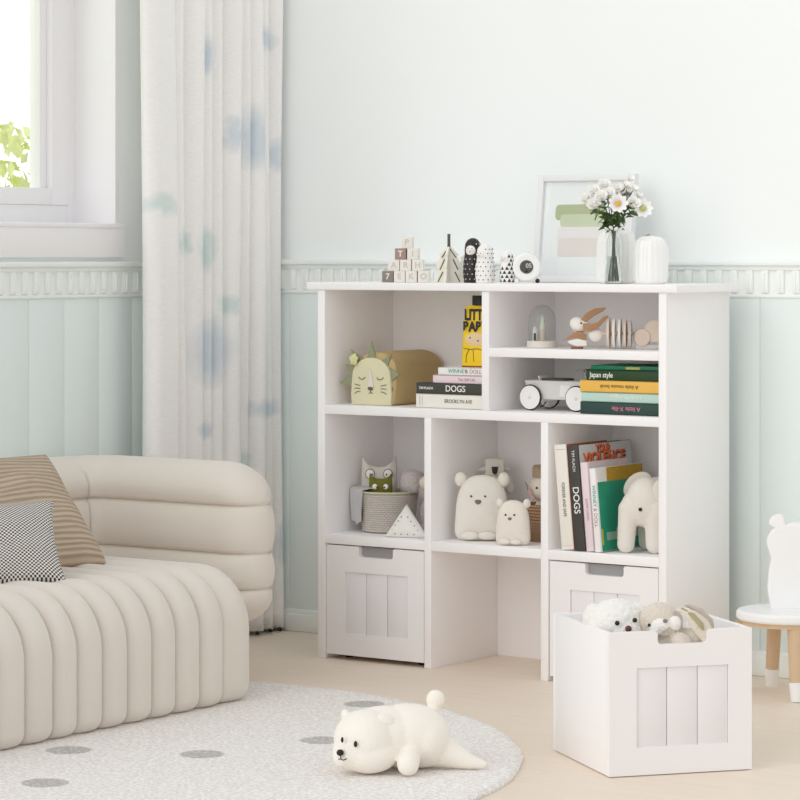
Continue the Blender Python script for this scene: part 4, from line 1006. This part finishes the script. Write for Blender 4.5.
ear([(.018, -.036, .296), (.040, -.048, .290), (.060, -.056, .270), (.074, -.060, .247), (.080, -.060, .224)], [.007, .013, .020, .019, .006], 'ear', M_bfur, .006)
ear([(.026, -.042, .298), (.046, -.056, .286), (.063, -.065, .266), (.068, -.067, .254)], [.002, .006, .006, .002], 'ear_lining', mat('olive_lining', 'A7A17C', .9), .002)
ear([(.040, -.020, .302), (.064, -.024, .292), (.084, -.030, .268), (.094, -.034, .238)], [.005, .010, .013, .006], 'ear', mat('taupe_plush', 'C4B8AA', .95, bump=.8, bscale=120), .006)

# ------------------------------------------------------------------ polar bear lying on the rug
pl = thing('plush_polar_bear', 'white plush polar bear lying on its belly on the round rug', 'plush toy', (1.158, -1.275, .0115), TH+math.radians(8))
M_pol = mat('polar_plush', 'F6F0E6', .95, bump=.3, bscale=220, sheen=.3)
mb = MB()
mb.ell((.022, .02, .066), (.094, .078, .068)).ell((-.03, .010, .068), (.085, .075, .064)).ell((.055, .015, .060), (.060, .072, .060))
mb.ell((-.072, -.018, .066), (.066, .070, .064)).ell((-.104, -.042, .044), (.040, .040, .036)).ell((-.066, -.050, .040), (.060, .038, .038)).ell((-.122, -.058, .036), (.022, .020, .020))
mb.ell((-.108, .022, .113), (.011, .010, .013), rot=(0, -.25, 0)).ell((-.106, .020, .105), (.011, .010, .012))
mb.cap((.020, -.05, .038), (.010, -.082, .025), .021, .024).cap((.085, .0, .040), (.150, -.022, .016), .036, .016).cap((.150, -.022, .016), (.178, -.030, .011), .015, .009)
mb.build('body', M_pol, pl, mods=soft(.0032, 10))
MB().ell((.086, .040, .138), (.020, .017, .021)).cap((.083, .038, .126), (.076, .036, .106), .014).build('tail', M_pol, pl, mods=soft(.0025, 3))
fe = MB().ell((0, 0, 0), (.020, .008, .014)).build('ear', M_pol, pl, loc=(-.030, -.044, .112), rot=(-.75, .35, .15), mods=[('SMOOTH', dict(factor=.3, iterations=1))])
MB().ell((-.126, -.072, .077), (.0030, .0026, .0060)).build('eye', M_black, pl)
MB().ell((-.100, -.0855, .070), (.0038, .0030, .0066)).build('eye', M_black, pl)
MB().ell((-.131, -.079, .052), (.0078, .006, .0068)).build('nose', M_black, pl)
MB().tube([(-.131, -.084, .047), (-.130, -.0845, .040), (-.125, -.084, .037), (-.118, -.083, .040)], .0012, 6).tube([(-.130, -.0845, .040), (-.135, -.082, .039)], .0012, 6).build('mouth', M_black, pl)

# ------------------------------------------------------------------ stool with bear back at the right edge
st = thing('kids_chair', 'small white round child seat with bear-shaped back and oak legs', 'chair', (1.337, .155, 0), 0)
SR = .127
MB().cone((0, 0, .187), (0, 0, .211), SR, seg=96).build('seat', mat('seat_white', 'F6F6F6', .4), st, mods=[('BEVEL', dict(width=.008, segments=4, limit_method='ANGLE'))])
MB().cone((0, 0, .176), (0, 0, .1875), SR-.012, seg=64).build('apron', M_oak, st)
for (fx, fy) in ((-.105, -.075), (-.085, .1), (.085, -.095), (.095, .085)):
    fx -= .012; a = Vector((fx*.80, fy*.80, .178)); b2 = Vector((fx, fy, 0.0)); mid = b2.lerp(a, .26)
    lg = MB().cone(mid, a, .0165, .019).build('leg', M_oak, st)
    MB().cone(Vector((fx, fy, 0)), mid, .014, .0185).build('foot_cap', mat('seat_white', 'F6F6F6', .4), lg)
bp = arc(0, .205, .058, 20, 160, 16)[:]
P = [(-.068, 0), (.068, 0), (.076, .05), (.072, .10), (.066, .125)] + arc(.0, .165, .078, -20, 42, 6, .055) + arc(.048, .212, .024, -10, 120, 8) + arc(0, .16, .07, 62, 118, 6, .055) + arc(-.048, .212, .024, 60, 190, 8) + arc(0, .165, .078, 138, 200, 6, .055) + [(-.066, .125), (-.072, .10), (-.076, .05)]
MB().prism(P, -.010, .010, .004).build('backrest', mat('seat_white', 'F6F6F6', .4), st, loc=(.010, .035, .210), rot=(0, 0, TH))
